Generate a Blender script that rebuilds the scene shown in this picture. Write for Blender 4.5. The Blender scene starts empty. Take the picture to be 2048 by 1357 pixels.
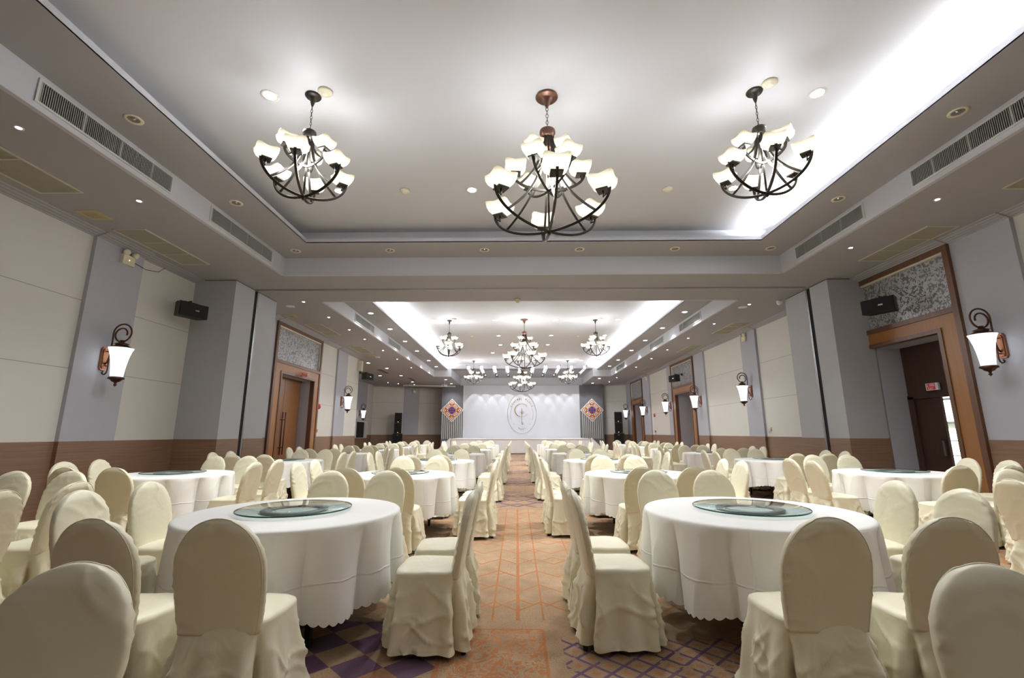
import bpy, math, random
import numpy as np
from mathutils import Vector, Matrix, Euler, noise
R=math.radians
S=bpy.context.scene
COL=S.collection
# ------------------------------------------------------------------ camera
H=1.32
cd=bpy.data.cameras.new('camera'); cam=bpy.data.objects.new('camera',cd); COL.objects.link(cam)
cd.sensor_width=36; cd.lens=916.136/2048*36; cd.clip_start=0.05; cd.clip_end=200
cam.matrix_world=Matrix.Translation((0,0,H))@Matrix.Rotation(R(0.625),4,'Z')@Matrix.Rotation(R(90+11.5726),4,'X')@Matrix.Rotation(R(-0.0817),4,'Z')
S.camera=cam
# ------------------------------------------------------------------ world, view
W=bpy.data.worlds.new('world'); S.world=W; W.use_nodes=True
W.node_tree.nodes['Background'].inputs[0].default_value=(1,1,1,1)
W.node_tree.nodes['Background'].inputs[1].default_value=5.0
S.view_settings.view_transform='Standard'; S.view_settings.look='None'
S.view_settings.exposure=0.92; S.view_settings.gamma=1; S.view_settings.use_curve_mapping=False
try:
    S.cycles.use_denoising=True; S.cycles.denoiser='OPENIMAGEDENOISE'
    S.cycles.max_bounces=7; S.cycles.diffuse_bounces=4; S.cycles.glossy_bounces=3; S.cycles.transparent_max_bounces=8
    S.cycles.transmission_bounces=2; S.cycles.caustics_reflective=False; S.cycles.caustics_refractive=False
    S.cycles.sample_clamp_indirect=6; S.cycles.use_light_tree=True; S.cycles.use_adaptive_sampling=True; S.cycles.adaptive_threshold=.03
except Exception: pass
CZ_SIDE=H+3.5075; CZ_SOF=H+3.92; CZ_TRAY=H+4.29; CZ_STG=H+4.02
XL,XR=-7.42,8.0
BK=( -5.29,5.95)      # bulkhead faces
LP=(-4.43,5.10)       # lip faces
def lamp(name,kind,loc,power,color=(1,1,1),size=.1,sizey=None,rot=None,spot=None,blend=.3,radius=None,spread=None):
    l=bpy.data.lights.new(name,kind); l.energy=power; l.color=color
    if kind=='AREA':
        l.shape='RECTANGLE'; l.size=size; l.size_y=sizey or size
        if spread: l.spread=spread
    if kind=='SPOT': l.spot_size=spot; l.spot_blend=blend
    if radius is not None and kind!='AREA': l.shadow_soft_size=radius
    o=bpy.data.objects.new(name,l); o.location=loc
    if rot: o.rotation_euler=rot
    COL.objects.link(o); return o
K_COVE=1.0; K_CH=1.0; K_DL=1.0; K_SHADE=1.0; K_DOWN=1.0
COOL=(0.93,0.97,1.0)
# cove tubes lying in the troughs behind the lips (near tray: right side only is switched on)
def cove(name,x,y0,y1,side,pw):   # side=+1: trough on the right, throws up and to the left
    lamp(name,'AREA',(x,(y0+y1)/2,CZ_SOF+.05),pw*(y1-y0)*K_COVE,COOL,size=.06,sizey=(y1-y0),rot=(0,R(180+ (-55 if side>0 else 55)),0))
cove('cove_lamp',LP[1]+.17,-2.4,8.9,1,18)
cove('cove_lamp',LP[1]+.17,13.0,28.9,1,21)
cove('cove_lamp',LP[0]-.17,13.0,28.9,-1,21)
lamp('cove_lamp','AREA',(0.33,12.82,CZ_SOF+.05),9.4*17*K_COVE,COOL,size=9.4,sizey=.06,rot=(R(180-55),0,0))

# ------------------------------------------------------------------ node helper
class NB:
    def __init__(s,nt): s.nt=nt
    def new(s,t): return s.nt.nodes.new(t)
    def link(s,a,b): s.nt.links.new(a,b)
    def m(s,op,*a,clamp=False):
        n=s.new('ShaderNodeMath'); n.operation=op; n.use_clamp=clamp
        for i,x in enumerate(a):
            x=x.o if isinstance(x,V) else x
            if isinstance(x,(int,float)): n.inputs[i].default_value=x
            else: s.link(x,n.inputs[i])
        return V(s,n.outputs[0])
    def coords(s,kind='Object'):
        t=s.new('ShaderNodeTexCoord'); return t.outputs[kind]
    def world(s):
        return s.new('ShaderNodeNewGeometry').outputs['Position']
    def xyz(s,vec):
        n=s.new('ShaderNodeSeparateXYZ'); s.link(vec,n.inputs[0]); return [V(s,n.outputs[i]) for i in range(3)]
    def comb(s,x,y,z):
        n=s.new('ShaderNodeCombineXYZ')
        for i,a in enumerate((x,y,z)):
            if isinstance(a,V): s.link(a.o,n.inputs[i])
            else: n.inputs[i].default_value=a
        return n.outputs[0]
    def noise(s,vec,scale,detail=3,rough=.5,dist=0):
        n=s.new('ShaderNodeTexNoise'); s.link(vec,n.inputs['Vector']); n.inputs['Scale'].default_value=scale
        n.inputs['Detail'].default_value=detail; n.inputs['Roughness'].default_value=rough; n.inputs['Distortion'].default_value=dist
        return V(s,n.outputs[0])
    def voro(s,vec,scale,feature='F1'):
        n=s.new('ShaderNodeTexVoronoi'); n.feature=feature; s.link(vec,n.inputs['Vector']); n.inputs['Scale'].default_value=scale
        return V(s,n.outputs[0])
    def mixc(s,f,a,b):
        n=s.new('ShaderNodeMix'); n.data_type='RGBA'
        if isinstance(f,V): s.link(f.o,n.inputs[0])
        else: n.inputs[0].default_value=f
        for i,c in ((6,a),(7,b)):
            if isinstance(c,tuple): n.inputs[i].default_value=(*c,1) if len(c)==3 else c
            else: s.link(c,n.inputs[i])
        return n.outputs[2]
    def bump(s,h,strength=.3,dist=.01):
        n=s.new('ShaderNodeBump'); n.inputs['Strength'].default_value=strength; n.inputs['Distance'].default_value=dist
        s.link(h.o if isinstance(h,V) else h,n.inputs['Height']); return n.outputs[0]
class V:
    def __init__(s,nb,o): s.nb=nb; s.o=o
    def __add__(a,b): return a.nb.m('ADD',a,b)
    __radd__=__add__
    def __sub__(a,b): return a.nb.m('SUBTRACT',a,b)
    def __rsub__(a,b): return a.nb.m('SUBTRACT',b,a)
    def __mul__(a,b): return a.nb.m('MULTIPLY',a,b)
    __rmul__=__mul__
    def __truediv__(a,b): return a.nb.m('DIVIDE',a,b)
    def __lt__(a,b): return a.nb.m('LESS_THAN',a,b)
    def __gt__(a,b): return a.nb.m('GREATER_THAN',a,b)
    def abs(a): return a.nb.m('ABSOLUTE',a)
    def fr(a): return a.nb.m('FRACT',a)
    def max(a,b): return a.nb.m('MAXIMUM',a,b)
    def min(a,b): return a.nb.m('MINIMUM',a,b)
    def mod(a,b): return a.nb.m('FLOORED_MODULO',a,b)
    def tri(a): return (a.fr()-.5).abs()*2      # 0..1 triangle
def box01(x,y,x0,x1,y0,y1): return (x>x0)*(x<x1)*(y>y0)*(y<y1)
MATS={}
def mat(name,color,rough=.6,metal=0,emit=None,es=0,build=None,**kw):
    m=bpy.data.materials.new(name); m.use_nodes=True; nt=m.node_tree
    b=nt.nodes['Principled BSDF']
    b.inputs['Base Color'].default_value=(*color,1); b.inputs['Roughness'].default_value=rough; b.inputs['Metallic'].default_value=metal
    if emit: b.inputs['Emission Color'].default_value=(*emit,1); b.inputs['Emission Strength'].default_value=es
    for k,v in kw.items(): b.inputs[k].default_value=v
    if build: build(NB(nt),b)
    MATS[name]=m; return m
def srgb(r,g,b):
    f=lambda c:((c/255+.055)/1.055)**2.4 if c>10 else c/255/12.92
    return (f(r),f(g),f(b))
def paint(amount=.03,scale=3.0,seams=False,color=None):
    def b(nb,bs):
        p=nb.world(); n=nb.noise(p,scale,4,.6)
        c=nb.mixc(n,tuple(x*(1-amount) for x in color),tuple(min(1,x*(1+amount)) for x in color))
        if seams:
            x,y,z=nb.xyz(p)
            l=((z-3.567).abs()<.006).max((z-2.388).abs()<.006)
            c=nb.mixc(l*.55,c,(.12,.11,.10))
        nb.link(c,bs.inputs['Base Color'])
        nb.link(nb.bump(nb.noise(p,140,2),.12,.002),bs.inputs['Normal'])
    return b
def woodb(c1,c2,axis='h',sc=1.0):
    def b(nb,bs):
        x,y,z=nb.xyz(nb.world())
        v=nb.comb(x*1.2,y*1.2,z*42) if axis=='h' else nb.comb(x*26,y*26,z*1.0)
        n=nb.noise(v,sc,4,.6,.4); n2=nb.noise(nb.world(),.9,2)
        f=nb.m('ADD',(n-.5)*1.6+.5,(n2-.5)*.5,clamp=True)
        nb.link(nb.mixc(f,c1,c2),bs.inputs['Base Color'])
        nb.link(nb.bump(n,.08,.002),bs.inputs['Normal'])
    return b
CREAM=(.645,.62,.565); LAV=(.425,.42,.46)
mat('cream_panel',CREAM,.75,build=paint(.03,2,True,CREAM))
mat('lavender_paint',LAV,.7,build=paint(.03,2,False,LAV))
BOXC=(.42,.417,.425)
mat('lavender_panel',BOXC,.7,build=paint(.03,2,False,BOXC))
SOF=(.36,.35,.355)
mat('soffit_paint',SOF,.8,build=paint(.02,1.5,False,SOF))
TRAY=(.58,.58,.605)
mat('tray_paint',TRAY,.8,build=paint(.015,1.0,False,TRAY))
BKH=(.52,.52,.55)
mat('bulkhead_paint',BKH,.75,build=paint(.02,1.5,False,BKH))
mat('crown_paint',(.36,.355,.37),.7)
mat('wainscot_wood',(.3,.16,.09),.42,build=woodb(srgb(116,88,68),srgb(146,114,90)))
mat('door_wood',(.35,.18,.07),.35,build=woodb(srgb(120,76,42),srgb(146,98,58),'v'))
mat('surround_wood',(.4,.2,.07),.38,build=woodb(srgb(142,94,46),srgb(160,110,60),'v'))
mat('frame_wood',(.14,.07,.04),.35,build=woodb(srgb(88,58,40),srgb(116,80,56),'v'))
mat('dark_wood',(.05,.03,.02),.45,build=woodb(srgb(58,38,30),srgb(78,54,42),'v'))
mat('white_paint',(.78,.78,.77),.55); mat('stage_white',(.88,.88,.86),.5)
mat('screen_white',(.65,.65,.675),.8,build=paint(.015,1,False,(.65,.65,.675)))
mat('gray_panel',(.17,.17,.185),.7); mat('black',(.012,.012,.012),.5); mat('black_rubber',(.01,.01,.01),.8)
mat('slot_black',(.01,.01,.01),.9)
mat('metal_gray',(.28,.28,.28),.4,.8); mat('chrome',(.6,.6,.6),.25,1)
mat('grille_metal',(.42,.43,.41),.5,.3); mat('grille_frame',(.55,.56,.55),.5)
mat('beige_grille',(.37,.355,.28),.7); mat('beige_plastic',(.56,.52,.41),.5); mat('exhaust_plastic',(.50,.40,.19),.6)
mat('cream_plastic',(.68,.64,.48),.5); mat('red',(.55,.03,.03),.4); mat('red_sign',(.6,.03,.03),.4,emit=(.9,.05,.04),es=.05)
mat('sign_white',(.8,.8,.8),.4); mat('orange_led',(.9,.3,.05),.4,emit=(1,.35,.08),es=2.0); mat('green_led',(.1,.6,.2),.4,emit=(.2,1,.3),es=1.5)
mat('bronze',(.055,.048,.04),.42,.75); mat('copper_bronze',(.22,.12,.085),.38,.8); mat('sconce_copper',(.35,.16,.09),.35,.85)
mat('sconce_dark',(.10,.05,.035),.4,.8)
mat('gold',(.38,.24,.09),.5,.3); mat('gold_light',(.55,.42,.24),.5,.2)
mat('orange_ornament',srgb(200,112,10),.6); mat('purple_ornament',srgb(75,60,140),.6)
mat('trim_white',(.62,.60,.55),.6); mat('bulb',(1,1,1),.3,emit=(.93,.95,1),es=12*K_DOWN); mat('bulb_warm',(1,1,1),.3,emit=(1,.96,.9),es=22*K_DOWN)
mat('led',(1,1,1),.3,emit=(.86,.88,1),es=60*K_DOWN); mat('reflector',(.5,.5,.5),.18,1)
mat('glass_edge',(.01,.07,.05),.1); mat('ring_gray',(.33,.34,.34),.35,.4)
mat('window_frame',(.35,.36,.37),.5); mat('darkness',(.01,.01,.01),.9)
mat('table_black',(.015,.015,.016),.45); mat('plywood',(.35,.25,.15),.6)
mat('spot_glow',(1,1,1),.3,emit=(.95,.96,1),es=4)
def shade_mat(name,hot,rim,es_hot,es_rim):
    def b(nb,bs):
        x,y,z=nb.xyz(nb.coords('Generated'))
        t=nb.m('POWER',nb.m('ABSOLUTE',z-.35,)*1.6,2.0,clamp=True)
        nb.link(nb.mixc(t,hot,rim),bs.inputs['Emission Color'])
        s=(1-t)*(es_hot-es_rim)+es_rim; nb.link(s.o,bs.inputs['Emission Strength'])
    return mat(name,(.16,.14,.10),.35,build=b)
shade_mat('chandelier_glass',(1,.96,.86),(1,.86,.52),0.66*K_SHADE,.27*K_SHADE)
def lant(nb,bs):
    x,y,z=nb.xyz(nb.coords('Generated'))
    r=nb.m('SQRT',(x-.5)*(x-.5)*4+(y-.5)*(y-.5)*4)
    t=nb.m('MULTIPLY',(z-.52).abs(),1.9,clamp=True)
    s=(1-t)*.95+.33; nb.link(s.o,bs.inputs['Emission Strength'])
mat('lantern_glass',(.8,.85,.85),.35,emit=(.90,.97,1),es=1,build=lant)
def fabric(c,rs=.5,bs_=.09):
    def b(nb,bs):
        p=nb.coords('Object')
        n=nb.noise(p,4.0,3,.55,.25); n2=nb.noise(p,700,1)
        ridge=nb.m('MULTIPLY',(n-.5).abs(),7,clamp=True)
        h=ridge*.8+n2*.05
        nb.link(nb.bump(h,bs_,.02),bs.inputs['Normal'])
        nb.link(nb.mixc(nb.noise(p,2.2,2),tuple(x*.95 for x in c),tuple(min(1,x*1.04) for x in c)),bs.inputs['Base Color'])
    return b
CC=(.775,.73,.54)
mat('cream_satin',CC,.42,build=fabric(CC),**{'Sheen Weight':.25,'Sheen Roughness':.4})
CW=(.86,.845,.80)
def clothb(nb,bs):
    p=nb.coords('Object'); x,y,z=nb.xyz(p)
    n=nb.noise(p,2.2,3,.6,.3)
    crease=nb.m('SUBTRACT',1,((z-.43+(n-.5)*.10).abs()*110),clamp=True)
    c2=nb.m('SUBTRACT',1,((x+y*.6+(n-.5)*.1).abs()*100),clamp=True)
    c3=nb.m('SUBTRACT',1,((y-x*.5+.1+(n-.5)*.1).abs()*100),clamp=True)
    w=((n*3).fr()-.5).abs()*.25
    nb.link(nb.bump(crease.max(c2).max(c3)*(z<.735)+w*.4,.5,.008),bs.inputs['Normal'])
mat('white_cloth',CW,.7,build=clothb,**{'Sheen Weight':.2})
# thin plate glass
def glass_mat():
    m=bpy.data.materials.new('turntable_glass'); m.use_nodes=True; nt=m.node_tree; nt.nodes.clear()
    o=nt.nodes.new('ShaderNodeOutputMaterial'); mx=nt.nodes.new('ShaderNodeMixShader'); t=nt.nodes.new('ShaderNodeBsdfTransparent'); g=nt.nodes.new('ShaderNodeBsdfGlossy')
    f=nt.nodes.new('ShaderNodeFresnel'); f.inputs[0].default_value=1.5
    gm=nt.nodes.new('ShaderNodeNewGeometry'); mm=nt.nodes.new('ShaderNodeMath'); mm.operation='SUBTRACT'; mm.inputs[0].default_value=1; nt.links.new(gm.outputs['Backfacing'],mm.inputs[1]); m2=nt.nodes.new('ShaderNodeMath'); m2.operation='MULTIPLY'; nt.links.new(mm.outputs[0],m2.inputs[0]); nt.links.new(f.outputs[0],m2.inputs[1])
    t.inputs[0].default_value=(.90,.95,.94,1); g.inputs['Roughness'].default_value=.02
    nt.links.new(m2.outputs[0],mx.inputs[0]); nt.links.new(t.outputs[0],mx.inputs[1]); nt.links.new(g.outputs[0],mx.inputs[2]); nt.links.new(mx.outputs[0],o.inputs[0])
    MATS['turntable_glass']=m
glass_mat()
def floral(nb,bs):
    x,y,z=nb.xyz(nb.world())
    v=nb.comb(0.0,y,z)
    n=nb.noise(v,11.5,2,.5,1.6); k=nb.m('MULTIPLY',((n*2.4).fr()-.5).abs()-.24,22,clamp=True)
    nb.link(nb.mixc(k,(.15,.15,.155),(.52,.52,.53)),bs.inputs['Base Color'])
    nb.link((k*-.3+.55).o,bs.inputs['Roughness'])
mat('silver_floral',(.5,.5,.5),.5,.2,build=floral)
# carpet -------------------------------------------------------------
def carpet(nb,bs):
    P=nb.world(); x,y,z=nb.xyz(P)
    n1=nb.noise(P,1.3,4,.6); nf=nb.noise(P,95,2,.7); nm=nb.noise(P,6,3)
    col=nb.mixc(nb.m('ADD',(n1-.5)*1.4+.5,(nm-.5)*.5,clamp=True),srgb(130,105,80),srgb(186,156,122))
    spk=nb.m('MULTIPLY',(nf-.5)*4,1,clamp=True)
    col=nb.mixc(spk*.8,col,srgb(120,82,50))
    worn=(nm*.9+.35)
    OR=srgb(168,100,44); PU=srgb(92,62,100)
    # purple beyond the tables, orange elsewhere, everywhere a linear lattice
    lx=(x/.37); ly=(y/.42)
    vline=((lx.fr()-.5).abs()<.020)
    zig=((((ly+lx.tri()*.45)).fr()-.5).abs()<.035)
    zig2=((((ly-lx.tri()*.45+.3)).fr()-.5).abs()<.03)
    brk=nb.noise(nb.comb(x*1.0,y*1.0,3.0),1.7,1)
    geo=vline.max(zig).max(zig2*(brk>.47))
    cen=((x-.0).abs()<.014)
    reg=box01(x,y,-7.3,8,3.62,8.55)
    col=nb.mixc(nb.m('MULTIPLY',reg*(geo.max(cen)),worn,clamp=True),col,OR)
    # beyond: alternate bands of purple chevrons and orange lattice
    t=(y-8.7).mod(3.4)
    far=(y>8.7)
    c=(((y/.62)+((x/.9).tri())*.9).fr()); chev=(c<.17)
    c2=(((y/.62)-((x/.9).tri())*.9+.25).fr()); chev2=(c2<.14)
    bandA=far*(t<1.9)
    col=nb.mixc(nb.m('MULTIPLY',bandA*(chev.max(chev2)),worn*1.0,clamp=True),col,PU)
    bandB=far*(t>2.2)
    u=((x+y)/.175); w=((x-y)/.175)
    lat=((u.fr()-.5).abs()<.085).max((w.fr()-.5).abs()<.085)*(nb.noise(P,11,2)>.40)
    dots=((u+.5).fr()-.5).abs().max(((w+.5).fr()-.5).abs())<.16
    col=nb.mixc(nb.m('MULTIPLY',bandB*geo,worn*.9,clamp=True),col,OR)
    lb=far*(t>1.9)*(t<2.35)
    col=nb.mixc(nb.m('MULTIPLY',lb*lat*(x<.1),worn,clamp=True),col,PU)
    # damask patch in the aisle near the camera
    d=nb.noise(nb.comb(x,y,0.0),9,3,.55,2.2); dk=nb.m('MULTIPLY',((d*3).fr()-.5).abs()-.12,9,clamp=True)
    rD=box01(x,y,-.46,.17,1.2,3.47)
    col=nb.mixc(nb.m('MULTIPLY',rD*dk,.85,clamp=True),col,srgb(170,104,50))
    # purple lattice patch right of the aisle
    rL=box01(x,y,.28,3.2,1.2,3.34)*((x-y*.2-.1).abs()>.0)
    col=nb.mixc(nb.m('MULTIPLY',rL*dots,.6,clamp=True),col,OR)
    col=nb.mixc(nb.m('MULTIPLY',rL*lat,worn*1.05,clamp=True),col,PU)
    # big diagonal checks left of the aisle
    a=((x+y)/.62); b=((x-y)/.62)
    ck=(((a.fr()>.5)-(b.fr()>.5)).abs()); rC=box01(x,y,-3.2,-.47,1.2,3.6)
    big=nb.noise(nb.comb(nb.m('FLOOR',a*2),nb.m('FLOOR',b*2),1.0),3.1,0)
    col=nb.mixc(rC*(big>.40)*(big<.47)*.7,col,srgb(150,98,66))
    col=nb.mixc(rC*ck*(big>.47)*.85,col,srgb(84,56,92))
    edge=(((y-3.47).abs()<.012)*(x<.17)*(x>-.46)).max(((x-.17).abs()<.010)*(y<3.47)).max(((x+.47).abs()<.012)*(y<3.6))
    col=nb.mixc(edge*.7,col,OR)
    nb.link(col,bs.inputs['Base Color'])
    nb.link(nb.bump(nf,.6,.004),bs.inputs['Normal'])
mat('carpet',(.4,.3,.2),.95,build=carpet)

# ------------------------------------------------------------------ mesh helper
class MB:
    def __init__(s): s.v=[];s.f=[];s.mi=[];s.ms=[];s.sm=[]
    def M(s,m):
        if m not in s.ms: s.ms.append(m)
        return s.ms.index(m)
    def add(s,vs,fs,m,smooth=False):
        o=len(s.v); s.v+= [tuple(v) for v in vs]; i=s.M(m)
        for f in fs: s.f.append([k+o for k in f]); s.mi.append(i); s.sm.append(smooth)
        return s
    def box(s,x0,x1,y0,y1,z0,z1,m,xf=None):
        x0,x1=min(x0,x1),max(x0,x1); y0,y1=min(y0,y1),max(y0,y1); z0,z1=min(z0,z1),max(z0,z1)
        vs=[(x,y,z) for z in (z0,z1) for y in (y0,y1) for x in (x0,x1)]
        if xf: vs=[tuple(xf@Vector(v)) for v in vs]
        return s.add(vs,[(0,2,3,1),(4,5,7,6),(0,1,5,4),(2,6,7,3),(0,4,6,2),(1,3,7,5)],m)
    def quad(s,a,b,c,d,m): return s.add([a,b,c,d],[(0,1,2,3)],m)
    def prism(s,poly,a0,a1,m,axis='y',smooth=False):   # poly in the plane across axis
        n=len(poly)
        def p(u,w,a): return {'x':(a,u,w),'y':(u,a,w),'z':(u,w,a)}[axis]
        vs=[p(u,w,a0) for u,w in poly]+[p(u,w,a1) for u,w in poly]
        fs=[(i,(i+1)%n,n+(i+1)%n,n+i) for i in range(n)]+[tuple(range(n))[::-1],tuple(range(n,2*n))]
        return s.add(vs,fs,m,smooth)
    def lathe(s,prof,m,n=24,c=(0,0,0),axis='z',smooth=True,sq=None,cap=True):
        vs=[];fs=[]
        for r,h in prof:
            for i in range(n):
                a=2*math.pi*i/n
                ca,sa=math.cos(a),math.sin(a)
                if sq: k=(abs(ca)**sq+abs(sa)**sq)**(-1/sq); ca*=k; sa*=k
                p=(r*ca,r*sa,h)
                if axis=='y': p=(p[0],p[2],p[1])
                if axis=='x': p=(p[2],p[0],p[1])
                vs.append((c[0]+p[0],c[1]+p[1],c[2]+p[2]))
        for j in range(len(prof)-1):
            for i in range(n): fs.append((j*n+i,j*n+(i+1)%n,(j+1)*n+(i+1)%n,(j+1)*n+i))
        if cap: fs.append(tuple(range(n))[::-1]); fs.append(tuple((len(prof)-1)*n+i for i in range(n)))
        return s.add(vs,fs,m,smooth)
    def tube(s,pts,r,m,n=8,closed=False,up=None,rect=None,taper=None):
        pts=[Vector(p) for p in pts]; L=len(pts); vs=[];fs=[]
        prev=None
        for i,p in enumerate(pts):
            if closed: t=(pts[(i+1)%L]-pts[i-1])
            else: t=pts[min(i+1,L-1)]-pts[max(i-1,0)]
            t.normalize()
            if up is not None: a=Vector(up)
            elif prev is not None: a=prev
            else: a=Vector((0,0,1)) if abs(t.z)<.9 else Vector((1,0,0))
            b=a-t*a.dot(t)
            if b.length<1e-5: b=Vector((1,0,0))-t*t.x
            b.normalize(); prev=b; c=t.cross(b)
            rr=r*(taper[i] if taper else 1)
            if rect:
                for (sx,sy) in ((-1,-1),(1,-1),(1,1),(-1,1)): vs.append(p+b*(sx*rect[0]/2)+c*(sy*rect[1]/2))
            else:
                for k in range(n):
                    an=2*math.pi*k/n; vs.append(p+b*(math.cos(an)*rr)+c*(math.sin(an)*rr))
        if rect: n=4
        for i in range(L if closed else L-1):
            j=(i+1)%L
            for k in range(n): fs.append((i*n+k,i*n+(k+1)%n,j*n+(k+1)%n,j*n+k))
        if not closed: fs.append(tuple(range(n))[::-1]); fs.append(tuple((L-1)*n+k for k in range(n)))
        return s.add(vs,fs,m,not rect)
    def mesh(s,name):
        me=bpy.data.meshes.new(name); me.from_pydata(s.v,[],s.f)
        for m in s.ms: me.materials.append(MATS[m])
        me.polygons.foreach_set('material_index',s.mi); me.polygons.foreach_set('use_smooth',s.sm); me.update()
        return me
    def obj(s,name,parent=None,loc=(0,0,0),rot=(0,0,0)):
        o=bpy.data.objects.new(name,s.mesh(name)); COL.objects.link(o); o.location=loc; o.rotation_euler=rot
        if parent: o.parent=parent
        return o
def tag(o,label=None,cat=None,group=None,kind=None):
    if label: o['label']=label
    if cat: o['category']=cat
    if group: o['group']=group
    if kind: o['kind']=kind
    return o
def thing(name,label,cat,loc=(0,0,0),rz=0,group=None):
    o=bpy.data.objects.new(name,None); COL.objects.link(o); o.location=loc; o.rotation_euler=(0,0,rz); o.empty_display_size=.1
    return tag(o,label,cat,group)
def struct(o): o['kind']='structure'; return o
def dup(root,loc,rz,label=None,group=None):
    r=root.copy(); COL.objects.link(r); r.location=loc; r.rotation_euler=(0,0,rz)
    if label: r['label']=label
    if group: r['group']=group
    for ch in list(root.children):
        c=ch.copy(); COL.objects.link(c); c.parent=r
        for g in list(ch.children):
            d=g.copy(); COL.objects.link(d); d.parent=c
    return r
def ordn(i): return ['first','second','third','fourth','fifth','sixth','seventh','eighth','ninth','tenth','eleventh','twelfth','thirteenth'][i]

# ------------------------------------------------------------------ floor
b=MB(); b.box(-11.2,10.2,-5.2,37,-.1,0,'carpet'); struct(b.obj('floor'))
# ------------------------------------------------------------------ ceiling
def ring(b,xo0,xo1,yo0,yo1,xi0,xi1,yi0,yi1,z,th,m):
    b.box(xo0,xo1,yo0,yi0,z,z+th,m); b.box(xo0,xo1,yi1,yo1,z,z+th,m)
    b.box(xo0,xi0,yi0,yi1,z,z+th,m); b.box(xi1,xo1,yi0,yi1,z,z+th,m)
def tray(b,y0,y1,ly0,ly1,endopen=False):
    # bulkhead faces
    t=.06
    b.box(BK[0]-t,BK[0]+.005,y0,y1,CZ_SIDE-.001,CZ_SOF+.1,'bulkhead_paint'); b.box(BK[1]-.005,BK[1]+t,y0,y1,CZ_SIDE-.001,CZ_SOF+.1,'bulkhead_paint')
    b.box(BK[0],BK[1],y0-t,y0+.005,CZ_SIDE-.001,CZ_SOF+.1,'bulkhead_paint')
    if not endopen: b.box(BK[0],BK[1],y1-.005,y1+t,CZ_SIDE-.001,CZ_SOF+.1,'bulkhead_paint')
    # soffit
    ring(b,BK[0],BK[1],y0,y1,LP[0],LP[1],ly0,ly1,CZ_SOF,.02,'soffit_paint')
    # lip
    h=.10; w=.02
    b.box(LP[0]-w,LP[0],ly0-w,ly1+(0 if endopen else w),CZ_SOF+.001,CZ_SOF+h,'bulkhead_paint'); b.box(LP[1],LP[1]+w,ly0-w,ly1+(0 if endopen else w),CZ_SOF+.001,CZ_SOF+h,'bulkhead_paint')
    b.box(LP[0],LP[1],ly0-w,ly0,CZ_SOF+.001,CZ_SOF+h,'bulkhead_paint')
    if not endopen: b.box(LP[0],LP[1],ly1,ly1+w,CZ_SOF+.001,CZ_SOF+h,'bulkhead_paint')
    # recess walls and top
    r=.30; a0,a1=LP[0]-r,LP[1]+r; c0=ly0-r; c1=ly1 if endopen else ly1+r
    b.box(a0-.05,a0,c0,c1,CZ_SOF+.021,CZ_TRAY,'tray_paint'); b.box(a1,a1+.05,c0,c1,CZ_SOF+.021,CZ_TRAY,'tray_paint')
    b.box(a0,a1,c0-.05,c0,CZ_SOF+.021,CZ_TRAY,'tray_paint')
    if not endopen: b.box(a0,a1,c1,c1+.05,CZ_SOF+.021,CZ_TRAY,'tray_paint')
    b.box(a0-.05,a1+.05,c0-.05,c1+.05,CZ_TRAY,CZ_TRAY+.08,'tray_paint')
b=MB()
NY0,NY1=-3.3,9.84; FY0,FY1=12.015,29.0
# side soffit (low ceiling) around both trays and the stage recess
SX0,SX1=-4.2,4.83
for (x0,x1,y0,y1) in [(-11.2,10.2,-5.2,NY0),(-11.2,BK[0],NY0,NY1),(BK[1],10.2,NY0,NY1),(-11.2,10.2,NY1,FY0),(-11.2,BK[0],FY0,FY1),(BK[1],10.2,FY0,FY1),
                      (-11.2,SX0,FY1,37),(SX1,10.2,FY1,37),(SX0,SX1,34.2,37)]:
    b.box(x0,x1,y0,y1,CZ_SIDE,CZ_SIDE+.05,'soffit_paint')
tray(b,NY0,NY1,-2.5,8.99)
tray(b,FY0,FY1,12.95,29.0,True)
# end face of the far tray, with notches for the light slots, and the recess over the stage
ty=29.0
b.box(BK[0],SX0+.005,ty-.005,ty+.08,CZ_SIDE-.001,CZ_TRAY,'bulkhead_paint'); b.box(SX1-.005,BK[1],ty-.005,ty+.08,CZ_SIDE-.001,CZ_TRAY,'bulkhead_paint')
b.box(SX0-.08,SX0+.004,ty+.08,34.2,CZ_SIDE-.001,CZ_TRAY,'bulkhead_paint'); b.box(SX1-.004,SX1+.08,ty+.08,34.2,CZ_SIDE-.001,CZ_TRAY,'bulkhead_paint')
slots=[-3.13+.83*i for i in range(10)]
edges=[SX0]+[e for s in slots for e in (s-.12,s+.12)]+[SX1]
for i in range(0,len(edges),2):
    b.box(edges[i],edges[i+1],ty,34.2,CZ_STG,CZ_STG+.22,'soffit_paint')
    b.box(edges[i],edges[i+1],ty-.012,ty,CZ_STG,CZ_STG+.22,'bulkhead_paint')
b.box(SX0,SX1,ty-.012,34.2,CZ_STG+.22,CZ_TRAY+.1,'tray_paint')
for s in slots: b.box(s-.12,s+.12,33.6,34.2,CZ_STG,CZ_STG+.22,'soffit_paint')
# partition track across the ceiling
b.box(-6.5,7.1,10.86,10.94,CZ_SIDE-.012,CZ_SIDE,'metal_gray'); b.box(-6.5,7.1,10.98,11.0,CZ_SIDE-.02,CZ_SIDE,'bulkhead_paint')
b.box(-11.2,10.2,-5.2,37,CZ_TRAY+.2,CZ_TRAY+.25,'darkness')
struct(b.obj('ceiling'))

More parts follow.
